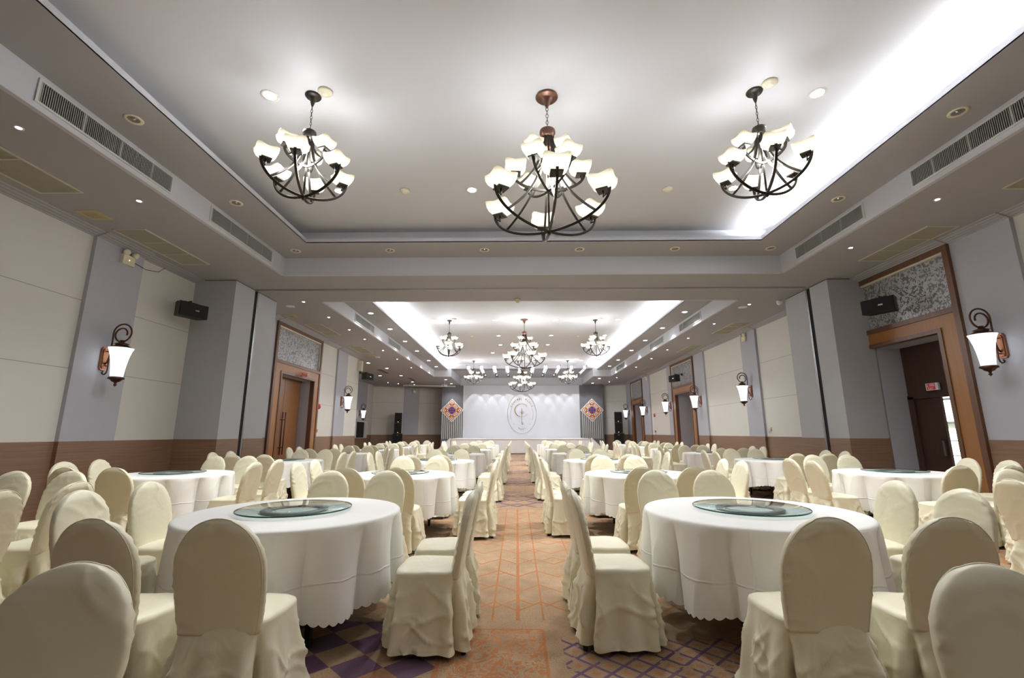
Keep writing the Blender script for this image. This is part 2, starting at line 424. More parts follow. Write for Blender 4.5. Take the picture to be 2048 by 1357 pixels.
# ------------------------------------------------------------------ walls
WZ=1.19
def seg(b,side,y0,y1,kind):
    s=-1 if side=='l' else 1; xp=XL if side=='l' else XR
    pl=xp if kind=='pil' else xp+s*.07
    xo=xp+s*.25
    up='lavender_paint' if kind=='pil' else 'cream_panel'
    b.box(pl,xo,y0,y1,WZ,CZ_SIDE,up); b.box(pl-s*.006,xo,y0,y1,0,WZ,'wainscot_wood')
def crown(b,side,y0,y1,pl,ends=True):
    s=-1 if side=='l' else 1
    pr=[(0,-.085),(-.02,-.085),(-.03,-.07),(-.07,-.062),(-.09,-.048),(-.13,-.040),(-.15,-.022),(-.19,-.018),(-.205,0),(0,0)]
    b.prism([(pl+s*u,CZ_SIDE+w) for u,w in pr],y0,y1,'crown_paint','y')
LSEG=[(-5,7.505,'c'),(7.505,8.55,'pil'),(8.55,13.3,'c'),(13.3,13.71,'pil'),(17.05,18.74,'c'),(18.74,19.84,'pil'),(19.84,21.5,'c')]
RSEG=[(-5,6.99,'c'),(6.99,8.05,'pil'),(10.36,15.2,'c'),(15.2,16.2,'pil'),(16.2,19.6,'c'),(19.6,20.7,'pil'),(23.75,24.5,'pil'),(24.5,27.9,'c'),(27.9,29.35,'pil'),(32.35,33.85,'pil')]
b=MB()
for y0,y1,k in LSEG: seg(b,'l',y0,y1,k)
struct(b.obj('wall_left'))
b=MB()
for y0,y1,k in RSEG: seg(b,'r',y0,y1,k)
struct(b.obj('wall_right'))
b=MB()
for y0,y1,k in LSEG: crown(b,'l',y0,y1,XL if k=='pil' else XL-.07)
crown(b,'l',13.71,17.05,XL+.05)
struct(b.obj('trim_1'))
b=MB()
for y0,y1,k in RSEG: crown(b,'r',y0,y1,XR if k=='pil' else XR+.07)
for y0,y1 in ((8.05,10.36),(20.7,23.75),(29.35,32.35)): crown(b,'r',y0,y1,XR-.05)
struct(b.obj('trim_2'))
# wall behind the camera; dark full-height finish made up to cut bounced light
b=MB(); b.box(-7.7,8.3,-5.2,-5,WZ,CZ_SIDE,'wainscot_wood'); b.box(-7.7,8.3,-5.2,-4.994,0,WZ,'wainscot_wood'); struct(b.obj('wall_back'))
# alcove on the far left
b=MB()
b.box(-10.95,XL-.25,21.3,21.5,WZ,CZ_SIDE,'cream_panel'); b.box(-10.95,XL-.25,21.3,21.506,0,WZ,'wainscot_wood')
AX=-10.75
for y0,y1,m in ((21.5,29.0,'cream_panel'),(29.0,32.9,'lavender_paint'),(32.9,34.3,'cream_panel')): b.box(AX,AX-.2,y0,y1,WZ,CZ_SIDE,m)
b.box(AX+.006,AX-.2,21.5,34.3,0,WZ,'wainscot_wood')
struct(b.obj('wall_alcove'))
def awall(name,p0,p1,parts,flip=1):
    d=Vector((p1[0]-p0[0],p1[1]-p0[1],0)); L=d.length; ang=math.atan2(d.y,d.x)
    xf=Matrix.Translation((p0[0],p0[1],0))@Matrix.Rotation(ang,4,'Z'); b=MB()
    for a,c,m in parts:
        off=-.05 if m=='lavender_paint' else 0
        b.box(a*L,c*L,off,.2,WZ,CZ_SIDE,m,xf); b.box(a*L,c*L,off-.006,.2,0,WZ,'wainscot_wood',xf)
    b.box(0,L,-.18,0,CZ_SIDE-.03,CZ_SIDE-.001,'crown_paint',xf); b.box(0,L,-.08,0,CZ_SIDE-.075,CZ_SIDE-.03,'crown_paint',xf)
    return struct(b.obj(name))
awall('wall_front_left',(AX,34.25),(-5.45,36.4),[(0,.40,'cream_panel'),(.40,.60,'lavender_paint'),(.60,1,'cream_panel')])
awall('wall_front_right',(6.2,34.75),(8.1,33.75),[(0,1,'cream_panel')])
b=MB(); b.box(-5.58,-3.985,34.12,36.5,0,CZ_SIDE,'gray_panel'); b.box(4.60,6.34,34.12,36.5,0,CZ_SIDE,'gray_panel')
b.box(-3.985,4.60,34.16,34.5,0,CZ_SIDE,'screen_white'); b.box(SX0,SX1,34.1,34.3,CZ_SIDE-.0,CZ_STG+.3,'screen_white')
b.box(-4.2,4.83,34.02,34.16,CZ_SIDE-.05,CZ_SIDE,'bulkhead_paint')
b.box(-3.985,-3.95,34.1,34.16,.95,CZ_SIDE-.05,'white_paint'); b.box(4.565,4.60,34.1,34.16,.95,CZ_SIDE-.05,'white_paint')
struct(b.obj('wall_front'))
# stubs that hold the stacked partition
def stub(side):
    b=MB()
    if side=='l': xw,xi,y0=XL-.07,-6.53,10.12
    else: xw,xi,y0=XR+.07,7.215,10.25
    for a,c,xe in ((y0,10.9,xi),(11.08,11.95,xi)):
        x0,x1=min(xw,xe),max(xw,xe)
        b.box(x0,x1,a,c,WZ,CZ_SIDE-.02,'lavender_panel'); b.box(x0-.004,x1+.004,a-.004,c+.004,.0,WZ,'wainscot_wood')
        b.box(x0+.02,x1-.02,a+.02,c-.02,CZ_SIDE-.02,CZ_SIDE,'darkness')
    s=1 if side=='l' else -1
    b.box(xi-s*.3,xi-s*.02,10.9,11.08,0,CZ_SIDE-.02,'slot_black')
    b.box(xi-s*.02,xi-s*.0,11.02,11.08,0,CZ_SIDE-.02,'metal_gray')
    if side=='l': b.box(xw,xi-.3,10.9,11.08,0,CZ_SIDE,'darkness')
    else: b.box(xi+.3,xw,10.9,11.08,0,CZ_SIDE,'darkness')
    return struct(b.obj('wall_%s_return'%('left' if side=='l' else 'right')))
stub('l'); stub('r')
# stage
b=MB(); b.box(-4.22,4.65,29.84,34.1,.04,.90,'stage_white'); b.box(-4.25,4.68,29.81,34.1,.90,.945,'white_paint')
for k in range(9): b.box(-3.3+k*.95,-3.295+k*.95,29.836,29.84,.05,.9,'metal_gray')
stg=b.obj('stage'); tag(stg,'low white stage platform across the front of the hall below the logo wall','stage')
for s,x in ((-1,-4.26),(1,4.69)):
    b=MB(); n=5
    for k in range(n): b.box(x+s*k*.19,x+s*(k+1)*.19,29.95,31.3,0,.93-.18*(k+.5),'gray_panel')
    b.prism([(x,0),(x+s*1.05,0),(x+s*.98,.06),(x+s*.04,.945),(x,.945)],29.84,29.9,'stage_white','y')
    b.prism([(x+s*1.05,0),(x+s*1.1,0),(x+s*.04,1.0),(x,.945),(x+s*.02,.93)],29.83,29.93,'white_paint','y')
    t=b.obj('stage_steps'); tag(t,'white sided steps up to the %s end of the stage'%('left' if s<0 else 'right'),'steps')

# ------------------------------------------------------------------ door portals
def portal(idx,side,y0,y1,oy0,oy1,depth,leaf='closed'):
    s=-1 if side=='l' else 1; xp=XL if side=='l' else XR
    root=bpy.data.objects.new('door_%d'%idx,None); COL.objects.link(root); root['kind']='structure'
    X=lambda d: xp-s*d      # d into the room
    ZT=CZ_SIDE-.085; Z1=3.57; ZO=3.16
    f=.11; b=MB()
    b.box(X(.06),X(-.3),y0,y0+f,0,ZT-f,'frame_wood'); b.box(X(.06),X(-.3),y1-f,y1,0,ZT-f,'frame_wood')
    b.box(X(.06),X(-.3),y0,y1,ZT-f,ZT,'frame_wood'); b.box(X(.06),X(-.3),y0+f,y1-f,Z1-.10,Z1,'frame_wood')
    b.box(X(.05),X(-.3),y0,y1,ZT,CZ_SIDE,'crown_paint')
    b.obj('door_frame',root)
    b=MB(); b.box(X(-.03),X(-.2),y0+f,y1-f,Z1,ZT-f,'silver_floral')
    b.box(X(.03),X(-.03),y0+f,y0+f+.03,Z1,ZT-f,'cream_plastic'); b.box(X(.03),X(-.03),y1-f-.03,y1-f,Z1,ZT-f,'cream_plastic'); b.box(X(.03),X(-.03),y0+f,y1-f,ZT-f-.03,ZT-f,'cream_plastic')
    b.obj('transom_panel',root)
    b=MB()
    b.box(X(.035),X(-.3),y0+f,oy0-.08,0,Z1-.10,'surround_wood'); b.box(X(.035),X(-.3),oy1+.08,y1-f,0,Z1-.10,'surround_wood') if y1-f>oy1+.08 else None
    b.box(X(.035),X(-.3),oy0-.08,oy1+.08,ZO+.08,Z1-.10,'surround_wood')
    b.obj('wood_surround',root)
    b=MB()
    b.box(X(.055),X(-.1),oy0-.08,oy0,0,ZO,'frame_wood')
    if idx!=2: b.box(X(.055),X(-.1),oy1,oy1+.08,0,ZO,'frame_wood')
    (None); b.box(X(.055),X(-.1),oy0-.08,oy1+.08,ZO,ZO+.08,'frame_wood')
    b.obj('opening_trim',root)
    b=MB()
    b.box(X(-.1),X(-depth-.1),oy0-.1,oy0,0,ZO,'lavender_paint'); b.box(X(-.1),X(-depth-.1),oy1,oy1+.1,0,ZO,'lavender_paint')
    b.box(X(-.1),X(-depth-.1),oy0-.1,oy1+.1,ZO,ZO+.1,'lavender_paint')
    b.obj('reveal',root)
    if leaf=='closed':
        dx=depth; my=(oy0+oy1)/2
        for a,c in ((oy0+.03,my-.006),(my+.006,oy1-.03)):
            b=MB(); b.box(X(-dx),X(-dx-.05),a,c,.01,ZO-.05,'door_wood')
            l=b.obj('door_leaf',root)
            yh=my-.09 if a<my-.5 else my+.09
            h=MB(); h.tube([(X(-dx+.07),yh,.62),(X(-dx+.07),yh,2.0)],.018,'sconce_dark',10)
            for z in (.85,1.75): h.tube([(X(-dx+.07),yh,z),(X(-dx),yh,z)],.012,'sconce_dark',8)
            h.obj('pull_handle',l)
        b=MB(); b.box(X(-dx+.02),X(-dx-.05),oy0,oy1,ZO-.05,ZO,'frame_wood'); b.obj('door_head',root)
        b=MB(); b.box(X(-dx-.06),X(-dx-.16),oy0-.1,oy1+.1,0,ZO+.1,'dark_wood'); b.obj('backing',root)
    return root
portal(1,'l',13.71,17.05,14.24,16.55,.42)
p2=portal(2,'r',8.05,10.42,8.55,10.25,.62,None)
portal(3,'r',20.7,23.75,21.2,23.25,.95)
portal(4,'r',29.35,32.35,29.85,31.85,.9)
# vestibule behind the open right-hand door
b=MB()
b.box(8.62,8.70,8.4,10.3,2.07,3.2,'dark_wood'); b.box(8.60,8.72,8.45,8.6,0,2.07,'dark_wood'); b.box(8.60,8.72,10.10,10.3,0,2.07,'dark_wood'); b.box(8.60,8.72,8.45,10.3,2.02,2.1,'dark_wood')
b.obj('door_head',p2)
b=MB(); b.box(8.64,8.69,9.50,10.10,.01,2.02,'dark_wood'); l=b.obj('door_leaf',p2)
b=MB(); b.box(8.60,8.64,9.56,9.60,.85,1.15,'metal_gray'); b.box(8.625,8.641,9.53,9.63,.82,1.18,'sconce_dark'); b.obj('pull_handle',l)
b=MB()
b.box(8.70,9.9,8.2,8.3,0,2.6,'cream_panel'); b.box(8.70,9.9,11.6,11.7,0,2.6,'cream_panel'); b.box(8.70,9.9,8.2,11.7,2.5,2.6,'cream_panel')
b.box(8.70,8.75,10.3,11.7,0,2.6,'cream_panel'); b.box(9.60,9.75,8.2,9.2,0,2.6,'cream_panel'); b.box(9.60,9.75,11.4,11.7,0,2.6,'cream_panel')
b.box(9.60,9.75,9.2,11.4,2.2,2.6,'cream_panel'); struct(b.obj('wall_vestibule'))
wn=bpy.data.objects.new('window_1',None); COL.objects.link(wn); wn['kind']='structure'
b=MB()
for z in (.02,.42,.80,1.12,1.50,2.02,2.17): b.box(9.60,9.66,9.2,11.4,z,z+(.05 if z in(.02,1.50,2.02,2.17) else .02),'window_frame')
for y in (9.2,10.28,11.34): b.box(9.605,9.655,y,y+.06,.02,2.2,'window_frame')
b.box(9.66,9.68,9.2,11.4,1.40,1.52,'white_paint'); b.obj('window_frame',wn)
b=MB(); b.box(9.665,9.67,9.2,11.4,.02,2.2,'turntable_glass'); b.obj('pane',wn)
# dark opening in the alcove wall
wn=bpy.data.objects.new('window_2',None); COL.objects.link(wn); wn['kind']='structure'
b=MB(); b.box(AX+.05,AX,30.9,32.6,.98,1.0,'white_paint'); b.box(AX+.05,AX,30.9,32.6,2.06,2.09,'white_paint'); b.box(AX+.22,AX,32.55,32.6,.98,2.09,'white_paint'); b.box(AX+.05,AX,30.9,30.94,.98,2.09,'white_paint'); b.obj('window_frame',wn)
b=MB(); b.box(AX+.02,AX+.008,30.94,32.55,1.0,2.06,'darkness'); b.obj('pane',wn)

# ------------------------------------------------------------------ logo on the front wall
def textmesh(ch,size):
    cu=bpy.data.curves.new('t','FONT'); cu.body=ch; cu.size=size; cu.align_x='CENTER'; cu.extrude=.004; cu.resolution_u=3
    o=bpy.data.objects.new('t',cu); COL.objects.link(o)
    dg=bpy.context.evaluated_depsgraph_get(); me=bpy.data.meshes.new_from_object(o.evaluated_get(dg))
    vs=[v.co.copy() for v in me.vertices]; fs=[tuple(p.vertices) for p in me.polygons]
    bpy.data.objects.remove(o); return vs,fs
def put_text(b,ch,size,xf,m):
    vs,fs=textmesh(ch,size); b.add([tuple(xf@v) for v in vs],fs,m)
FX=Matrix.Rotation(R(90),4,'X')   # text plane -> wall facing -Y
LX,LZ,LY=.345,H+1.385,34.14
lg=thing('wall_logo','gold oval logo with a large letter C and key on the white front wall','logo',(LX,LY,LZ))
b=MB(); n=96
b.tube([(1.055*math.cos(2*math.pi*i/n),0,1.45*math.sin(2*math.pi*i/n)) for i in range(n)],.011,'gold_light',6,closed=True); b.obj('oval_ring',lg)
b=MB()
def arc_text(b,txt,rx,rz,a0,a1,size,m,inward=False):
    for i,ch in enumerate(txt):
        if ch==' ': continue
        a=R(a0+(a1-a0)*i/(len(txt)-1)); x=rx*math.cos(a); z=rz*math.sin(a)
        t=math.atan2(rz*math.cos(a),-rx*math.sin(a)); ang=t+math.pi if not inward else t
        xf=Matrix.Translation((x,0,z))@Matrix.Rotation(-ang,4,'Y')@FX
        put_text(b,ch,size,xf,m)
arc_text(b,'CENTRAL PLACE',.80,1.02,150,30,.21,'gold')
arc_text(b,'HOTEL',.62,1.20,245,295,.15,'gold',True)
b.obj('lettering',lg)
b=MB()
vs=[];fs=[]
N=60
for i in range(N+1):
    a=R(35+(322-35)*i/N); th=.018+.05*max(0,math.cos(a-math.pi))**2
    for rr in (.49-th*.2,.49+th*.8+.0):
        for yy in (-.012,0): vs.append((rr*math.cos(a)*1.0,yy,rr*.95*math.sin(a)+.25))
for i in range(N):
    o=i*4; fs+=[(o,o+2,o+6,o+4),(o+1,o+5,o+7,o+3),(o,o+4,o+5,o+1),(o+2,o+3,o+7,o+6)]
b.add(vs,fs,'gold'); b.obj('letter_c',lg)
b=MB()
b.box(-.014,.014,-.012,0,-.80,.0,'gold'); b.box(.014,.10,-.012,0,-.80,-.76,'gold'); b.box(.014,.08,-.012,0,-.69,-.655,'gold'); b.box(.05,.07,-.012,0,-.76,-.69,'gold')
for cx,cz,r in ((0,.31,.045),(-.075,.09,.07),(.075,.09,.07),(0,.05,.06),(0,.16,.05)):
    b.tube([(cx+r*math.cos(2*math.pi*i/20),0,cz+r*math.sin(2*math.pi*i/20)) for i in range(20)],.009,'gold_light',5,closed=True)
b.prism([(-.04,.20),(0,.17),(.04,.20),(0,.27)],-.012,0,'gold','y'); b.obj('key',lg)
b=MB()
for s in (-1,1):
    b.tube([(s*.83*math.cos(R(a)),0,1.06*math.sin(R(a))-.02) for a in range(-24,25,3)],.008,'gold_light',5)
    b.prism([(s*.58-.02,-.77),(s*.58,-.80),(s*.58+.02,-.77),(s*.58,-.74)],-.012,0,'gold','y')
b.obj('side_marks',lg)
# ornamented side panels
for nm,px in (('left',-4.805),('right',5.50)):
    t=thing('decorative_panel','orange and purple diamond ornament over white stripes, %s of the stage wall'%nm,'ornament',(px,34.1,H+1.62),group=None)
    b=MB()
    for k in range(11):
        x=-.70+k*.14; zt=-max(.02,.86-abs(x)*1.0); b.box(x-.03,x+.03,-.02,0.015,-2.05 ,zt,'trim_white')
    b.obj('stripes',t)
    q=.86; b=MB(); b.prism([(0,-q),(q,0),(0,q),(-q,0)],-.05,-.0,'sign_white','y'); b.obj('plaque',t)
    b=MB()
    rot=Matrix.Rotation(R(45),4,'Y')
    def P(u,w): v=rot@Vector((u,0,w)); return (v.x,-.056,v.z)
    c=.385
    def loop(cx,cz,hx,hz,rc=.35,m='orange_ornament',w=.05,n=28):
        pts=[]
        for i in range(n):
            a=2*math.pi*i/n; ca,sa=math.cos(a),math.sin(a); k=(abs(ca)**4+abs(sa)**4)**(-.25)
            pts.append(P(cx+hx*ca*k,cz+hz*sa*k))
        b.tube(pts,.0,m,closed=True,up=(0,1,0),rect=(.012,w))
    for sx in (-1,0,1):
        for sz in (-1,0,1):
            if sx==0 and sz==0: continue
            if sx and sz: loop(sx*c,sz*c,.15,.15); loop(sx*c*.9,sz*c*.9,.075,.075)
            elif sx: 
                loop(sx*c,0,.14,.19)
                for o in (-.05,.05): b.tube([P(sx*c-.1,o),P(sx*c+.1,o)],0,'orange_ornament',up=(0,1,0),rect=(.012,.038))
            else:
                loop(0,sz*c,.19,.14)
                for o in (-.05,.05): b.tube([P(o,sz*c-.1),P(o,sz*c+.1)],0,'orange_ornament',up=(0,1,0),rect=(.012,.038))
    a=.215; vs=[P(-a,-a),P(a,-a),P(a,a),P(-a,a)]; b.add(vs,[(0,1,2,3)],'purple_ornament')
    for u,w in ((0,.12),(0,-.12),(.12,0),(-.12,0)):
        k=.038; vv=[P(u-k,w-k),P(u+k,w-k),P(u+k,w+k),P(u-k,w+k)]; vv=[(x,y-.006,z) for x,y,z in vv]; b.add(vv,[(0,1,2,3)],'orange_ornament')
    b.obj('ornament',t)

# ------------------------------------------------------------------ chandeliers
def chand_meshes(big):
    d={}
    if big: tiers=[(.74,-1.00,6,30,.205,1.22),(.44,-.60,6,0,.175,.80),(.23,-.30,3,90,.135,.42)]; hubz=-.02; bot=-1.345; hr=.085
    else: tiers=[(.49,-.56,6,30,.165,.86),(.27,-.28,3,90,.15,.45)]; hubz=0; bot=-.86; hr=.07
    # hub with collar
    b=MB(); b.lathe([(hr*.35,.08),(hr*.5,.05),(hr*1.15,.04),(hr*1.2,0),(hr,-.02),(hr,-.06)],'copper_bronze' if big else 'bronze',24)
    if big: b.lathe([(hr*.8,-.06),(hr*.8,-.22)],'copper_bronze',20)
    d['hub']=b.mesh('hub')
    arms=[];br=[];sh=[]
    for ti,(r,z,n,a0,sz,dep) in enumerate(tiers):
        zb=-dep if ti else bot
        k=n if n==3 else n//2
        for i in range(k):
            a=R(a0+i*(360/n)); b=MB(); pts=[]
            if n==3:
                for j in range(17):
                    u=j/16; x=r*math.sin(u*math.pi/2)**1.0; zz=zb+(z-zb)*(1-math.cos(u*math.pi/2))
                    pts.append((x*math.cos(a),x*math.sin(a),zz))
            else:
                for j in range(33):
                    u=-1+j/16; x=r*1.04*math.sin(u*math.pi/2); zz=zb+(z+.05-zb)*(1-math.cos(u*math.pi/2))
                    pts.append((x*math.cos(a),x*math.sin(a),zz))
            b.tube(pts,0,'bronze',up=(0,0,1) if 0 else None,rect=(.030,.018)); arms.append(b.mesh('arm'))
        for i in range(n):
            a=R(a0+i*360/n); b=MB()
            # strut from hub, falling close to the stem then flaring to the arc
            u=.56; xr=r*1.04*math.sin(u*math.pi/2); zr=zb+(z+.05-zb)*(1-math.cos(u*math.pi/2)); pts=[]
            for j in range(15):
                w=j/14; rad=hr*.8+(xr-hr*.8)*(w**2.2); zz=-.04+(zr+.04)*(w**.85); pts.append((rad*math.cos(a),rad*math.sin(a),zz))
            b.tube(pts,0,'bronze',rect=(.026,.016)); arms.append(b.mesh('arm'))
            c=(r*math.cos(a)*.93,r*math.sin(a)*.93)
            e=MB(); e.box(-.045*sz/.13,.045*sz/.13,-.045*sz/.13,.045*sz/.13,z+.015,z+.03,'bronze',Matrix.Translation((c[0],c[1],0))@Matrix.Rotation(a,4,'Z'))
            e.tube([(c[0],c[1],z+.02),(c[0],c[1],z-.06)],.01,'bronze',6); e.tube([(c[0],c[1],z-.05),(r*math.cos(a),r*math.sin(a),z-.02)],.009,'bronze',6)
            br.append(e.mesh('cup'))
            g=MB(); ns=32; vs=[];fs=[]
            prof=[(.30,0),(.55,.10),(.80,.32),(.94,.60),(1.0,.95),(.965,.95),(.90,.60),(.76,.34),(.52,.13),(.25,.04)]
            for pr,ph in prof:
                for q in range(ns):
                    an=2*math.pi*q/ns; ca,sa=math.cos(an),math.sin(an); K=(abs(ca)**5+abs(sa)**5)**(-.2)
                    cor=max(0,K-1)/.32
                    rr=pr*sz*.74*K*(1+.10*cor); zz=z+.03+ph*sz*.72+ (cor*.20*sz*ph)
                    x,y=rr*ca,rr*sa
                    vs.append((c[0]+x*math.cos(a)-y*math.sin(a),c[1]+x*math.sin(a)+y*math.cos(a),zz))
            for j in range(len(prof)-1):
                for q in range(ns): fs.append((j*ns+q,j*ns+(q+1)%ns,(j+1)*ns+(q+1)%ns,(j+1)*ns+q))
            fs.append(tuple(range(ns))[::-1])
            g.add(vs,fs,'chandelier_glass',True); sh.append(g.mesh('glass_shade'))
    b=MB(); b.lathe([(.001,bot-.05),(.018,bot-.035),(.03,bot-.01),(.03,bot+.02),(.012,bot+.03)],'bronze',14); b.lathe([(.012,bot),(.012,-.05)],'bronze',8)
    d['finial']=b.mesh('finial'); d['arms']=arms; d['cups']=br; d['shades']=sh; return d
CH={True:chand_meshes(True),False:chand_meshes(False)}
def chandelier(x,y,hub,big,label,group,rz=0):
    t=thing('chandelier',label,'chandelier',(x,y,hub),rz,group); d=CH[big]
    def add(n,me): o=bpy.data.objects.new(n,me); COL.objects.link(o); o.parent=t; return o
    add('hub',d['hub']); add('finial',d['finial'])
    for m in d['arms']: add('arm',m)
    for m,s in zip(d['cups'],d['shades']):
        c=add('cup',m); o=bpy.data.objects.new('glass_shade',s); COL.objects.link(o); o.parent=c
    top=CZ_TRAY-hub; r=.095 if big else .065
    r*=1.4
    b=MB(); b.lathe([(r*1.05,top),(r*1.1,top-.010),(r*1.0,top-.025),(r*.62,top-.028),(r*.52,top-.045),(r*.36,top-.065),(r*.28,top-.11),(r*.18,top-.14),(r*.12,top-.16)],'copper_bronze' if big else 'bronze',24); b.obj('canopy',t)
    b=MB(); z=.09; ln=top-.16-.09; n=max(4,int(ln/.045)); st=ln/n
    for i in range(n):
        zc=z+st*(i+.5); pts=[]
        for j in range(10):
            an=2*math.pi*j/10; u,w=.011*math.cos(an)*(1.6 if big else 1),st*.62*math.sin(an)
            pts.append((u,0,zc+w) if i%2 else (0,u,zc+w))
        b.tube(pts,.0035,'bronze',5,closed=True)
    b.obj('chain',t)
    lamp('chandelier_bulbs','POINT',(x,y,hub-(.62 if big else .42)),((20 if y<0 else 88 if y<10 else 135) if big else (14 if y<0 else 58 if y<10 else 90))*K_CH,(.95,.97,1),radius=.30 if big else .21)
    return t
gC='large three-tier chandeliers down the middle of the trays'; gS='small two-tier chandeliers beside the middle line'
chandelier(.40,5.22,H+3.75,True,'large three-tier bronze chandelier hanging nearest the camera, centre of the near ceiling tray',gC,R(3))
chandelier(-2.63,5.16,H+3.72,False,'small bronze chandelier with square glass shades, left side of the near ceiling tray',gS,R(12))
chandelier(3.06,5.16,H+3.72,False,'small bronze chandelier with square glass shades, right side of the near ceiling tray',gS,R(-14))
chandelier(.29,17.2,H+3.75,True,'large three-tier chandelier in the middle of the far ceiling tray, before the logo',gC,R(20))
chandelier(-2.62,17.3,H+3.75,False,'small chandelier left in the far ceiling tray, the nearer of its two',gS,R(5))
chandelier(3.04,17.3,H+3.75,False,'small chandelier right in the far ceiling tray, the nearer of its two',gS,R(25))
chandelier(.30,27.4,H+3.75,True,'large three-tier chandelier farthest away, just before the stage light slots',gC,R(11))
chandelier(-2.62,27.5,H+3.75,False,'small chandelier farthest away on the left, just before the stage light slots',gS,R(40))
chandelier(3.06,27.5,H+3.75,False,'small chandelier farthest away on the right, just before the stage light slots',gS,R(33))

for x,big,l in ((.35,True,'unseen large chandelier added behind the camera to light the near ceiling'),(-2.63,False,'unseen small left chandelier added behind the camera to light the near ceiling'),(3.06,False,'unseen small right chandelier added behind the camera to light the near ceiling')):
    chandelier(x,-.9,H+3.73,big,l,gC if big else gS,R(9))  # unseen extra set, added to brighten the near tray ceiling
# ------------------------------------------------------------------ sconces
def sconce_meshes():
    # local: wall plane at x=0, lamp sticks out to +x ; z 0 = middle of the plate
    d={}
    b=MB(); w,h=.075,.205
    oct_=[(-w,-h+.04),(-w+.03,-h),(w-.03,-h),(w,-h+.04),(w,h-.04),(w-.03,h),(-w+.03,h),(-w,h-.04)]
    b.prism(oct_,0,.035,'sconce_copper','x'); b.prism([(u*.72,v*.86) for u,v in oct_],.035,.05,'sconce_copper','x'); d['back_plate']=b.mesh('back_plate')
    lx=.30; b=MB()
    pts=[(.05,0,-.10),(.09,0,-.06),(.115,0,.05),(.12,0,.30)]
    # big scroll over the lantern
    cx,cz,r0=.28,.47,.165
    for i in range(11): a=R(180-i*18); pts.append((cx+r0*math.cos(a),0,cz+r0*math.sin(a)*1.0))
    for i in range(1,26):
        a=R(0-i*15); r=r0-(.085)*i/26 ; pts.append((cx+.0+r*math.cos(a),0,cz-.02*min(1,i/6)+r*math.sin(a)))
    b.tube([Vector(p) for p in pts],.014,'sconce_dark',8,up=(0,1,0))
    pts=[(.115,0,.0),(.115,0,-.20),(.10,0,-.26),(.07,0,-.285),(.035,0,-.275),(.025,0,-.245),(.045,0,-.232)]
    b.tube(pts,.012,'sconce_dark',8,up=(0,1,0)); b.tube([(.03,0,.13),(.12,0,.13)],.010,'sconce_dark',8); b.tube([(.03,0,-.13),(.12,0,-.13)],.010,'sconce_dark',8)
    d['arm']=b.mesh('arm')
    b=MB(); b.lathe([(.168,.185),(.165,.20),(.13,.222),(.095,.24),(.09,.262),(.11,.268),(.06,.285),(.035,.30),(.035,.335),(.001,.34)],'sconce_dark',28,(lx,0,0)); d['cap']=b.mesh('lantern_cap')
    b=MB(); b.lathe([(.100,-.33),(.112,-.335),(.120,-.35),(.12,-.365),(.09,-.375),(.06,-.41),(.025,-.425),(.016,-.45),(.03,-.47),(.012,-.49),(.001,-.50)],'sconce_dark',24,(lx,0,0)); d['base']=b.mesh('lantern_base')
    b=MB(); pr=[(.094,-.33),(.099,-.24),(.113,-.10),(.135,.03),(.165,.14),(.188,.19)]; b.lathe(pr+[(r-.006,z) for r,z in pr[::-1]],'lantern_glass',32,(lx,0,0),cap=False); d['glass']=b.mesh('lantern_glass')
    return d
SC=sconce_meshes()
def sconce(x,y,z,face,label):
    t=thing('wall_lantern',label,'wall lamp',(x,y,z),0 if face>0 else math.pi,'copper wall lanterns along the side walls')
    for n,k in (('back_plate','back_plate'),('scroll_arm','arm'),('lantern_cap','cap'),('lantern_base','base'),('lantern_glass','glass')):
        o=bpy.data.objects.new(n,SC[k]); COL.objects.link(o); o.parent=t
        if k=='arm': o.rotation_euler=(0,0,0)
sz=H+1.31
sconce(XL,8.03,sz,1,'copper wall lantern with scroll on the left wall pilaster nearest the camera')
sconce(XL,19.35,sz,1,'copper wall lantern on the left wall beyond the wooden double door')
sconce(AX,31.4,sz,1,'copper wall lantern in the far left alcove above the dark opening')
sconce(XR,7.5,sz+.08,-1,'copper wall lantern nearest the camera on the right wall beside the exit doorway')
for i,(y,l) in enumerate(((15.75,'copper wall lantern on the first right wall pilaster beyond the partition'),(20.12,'copper wall lantern on the right wall, near side of the second doorway'),(24.1,'copper wall lantern on the right wall, far side of the second doorway'),
    (28.5,'copper wall lantern on the right wall, near side of the farthest doorway'),(33.0,'copper wall lantern in the far right corner beside the speaker tower'))):
    sconce(XR,y,sz+.06,-1,l)

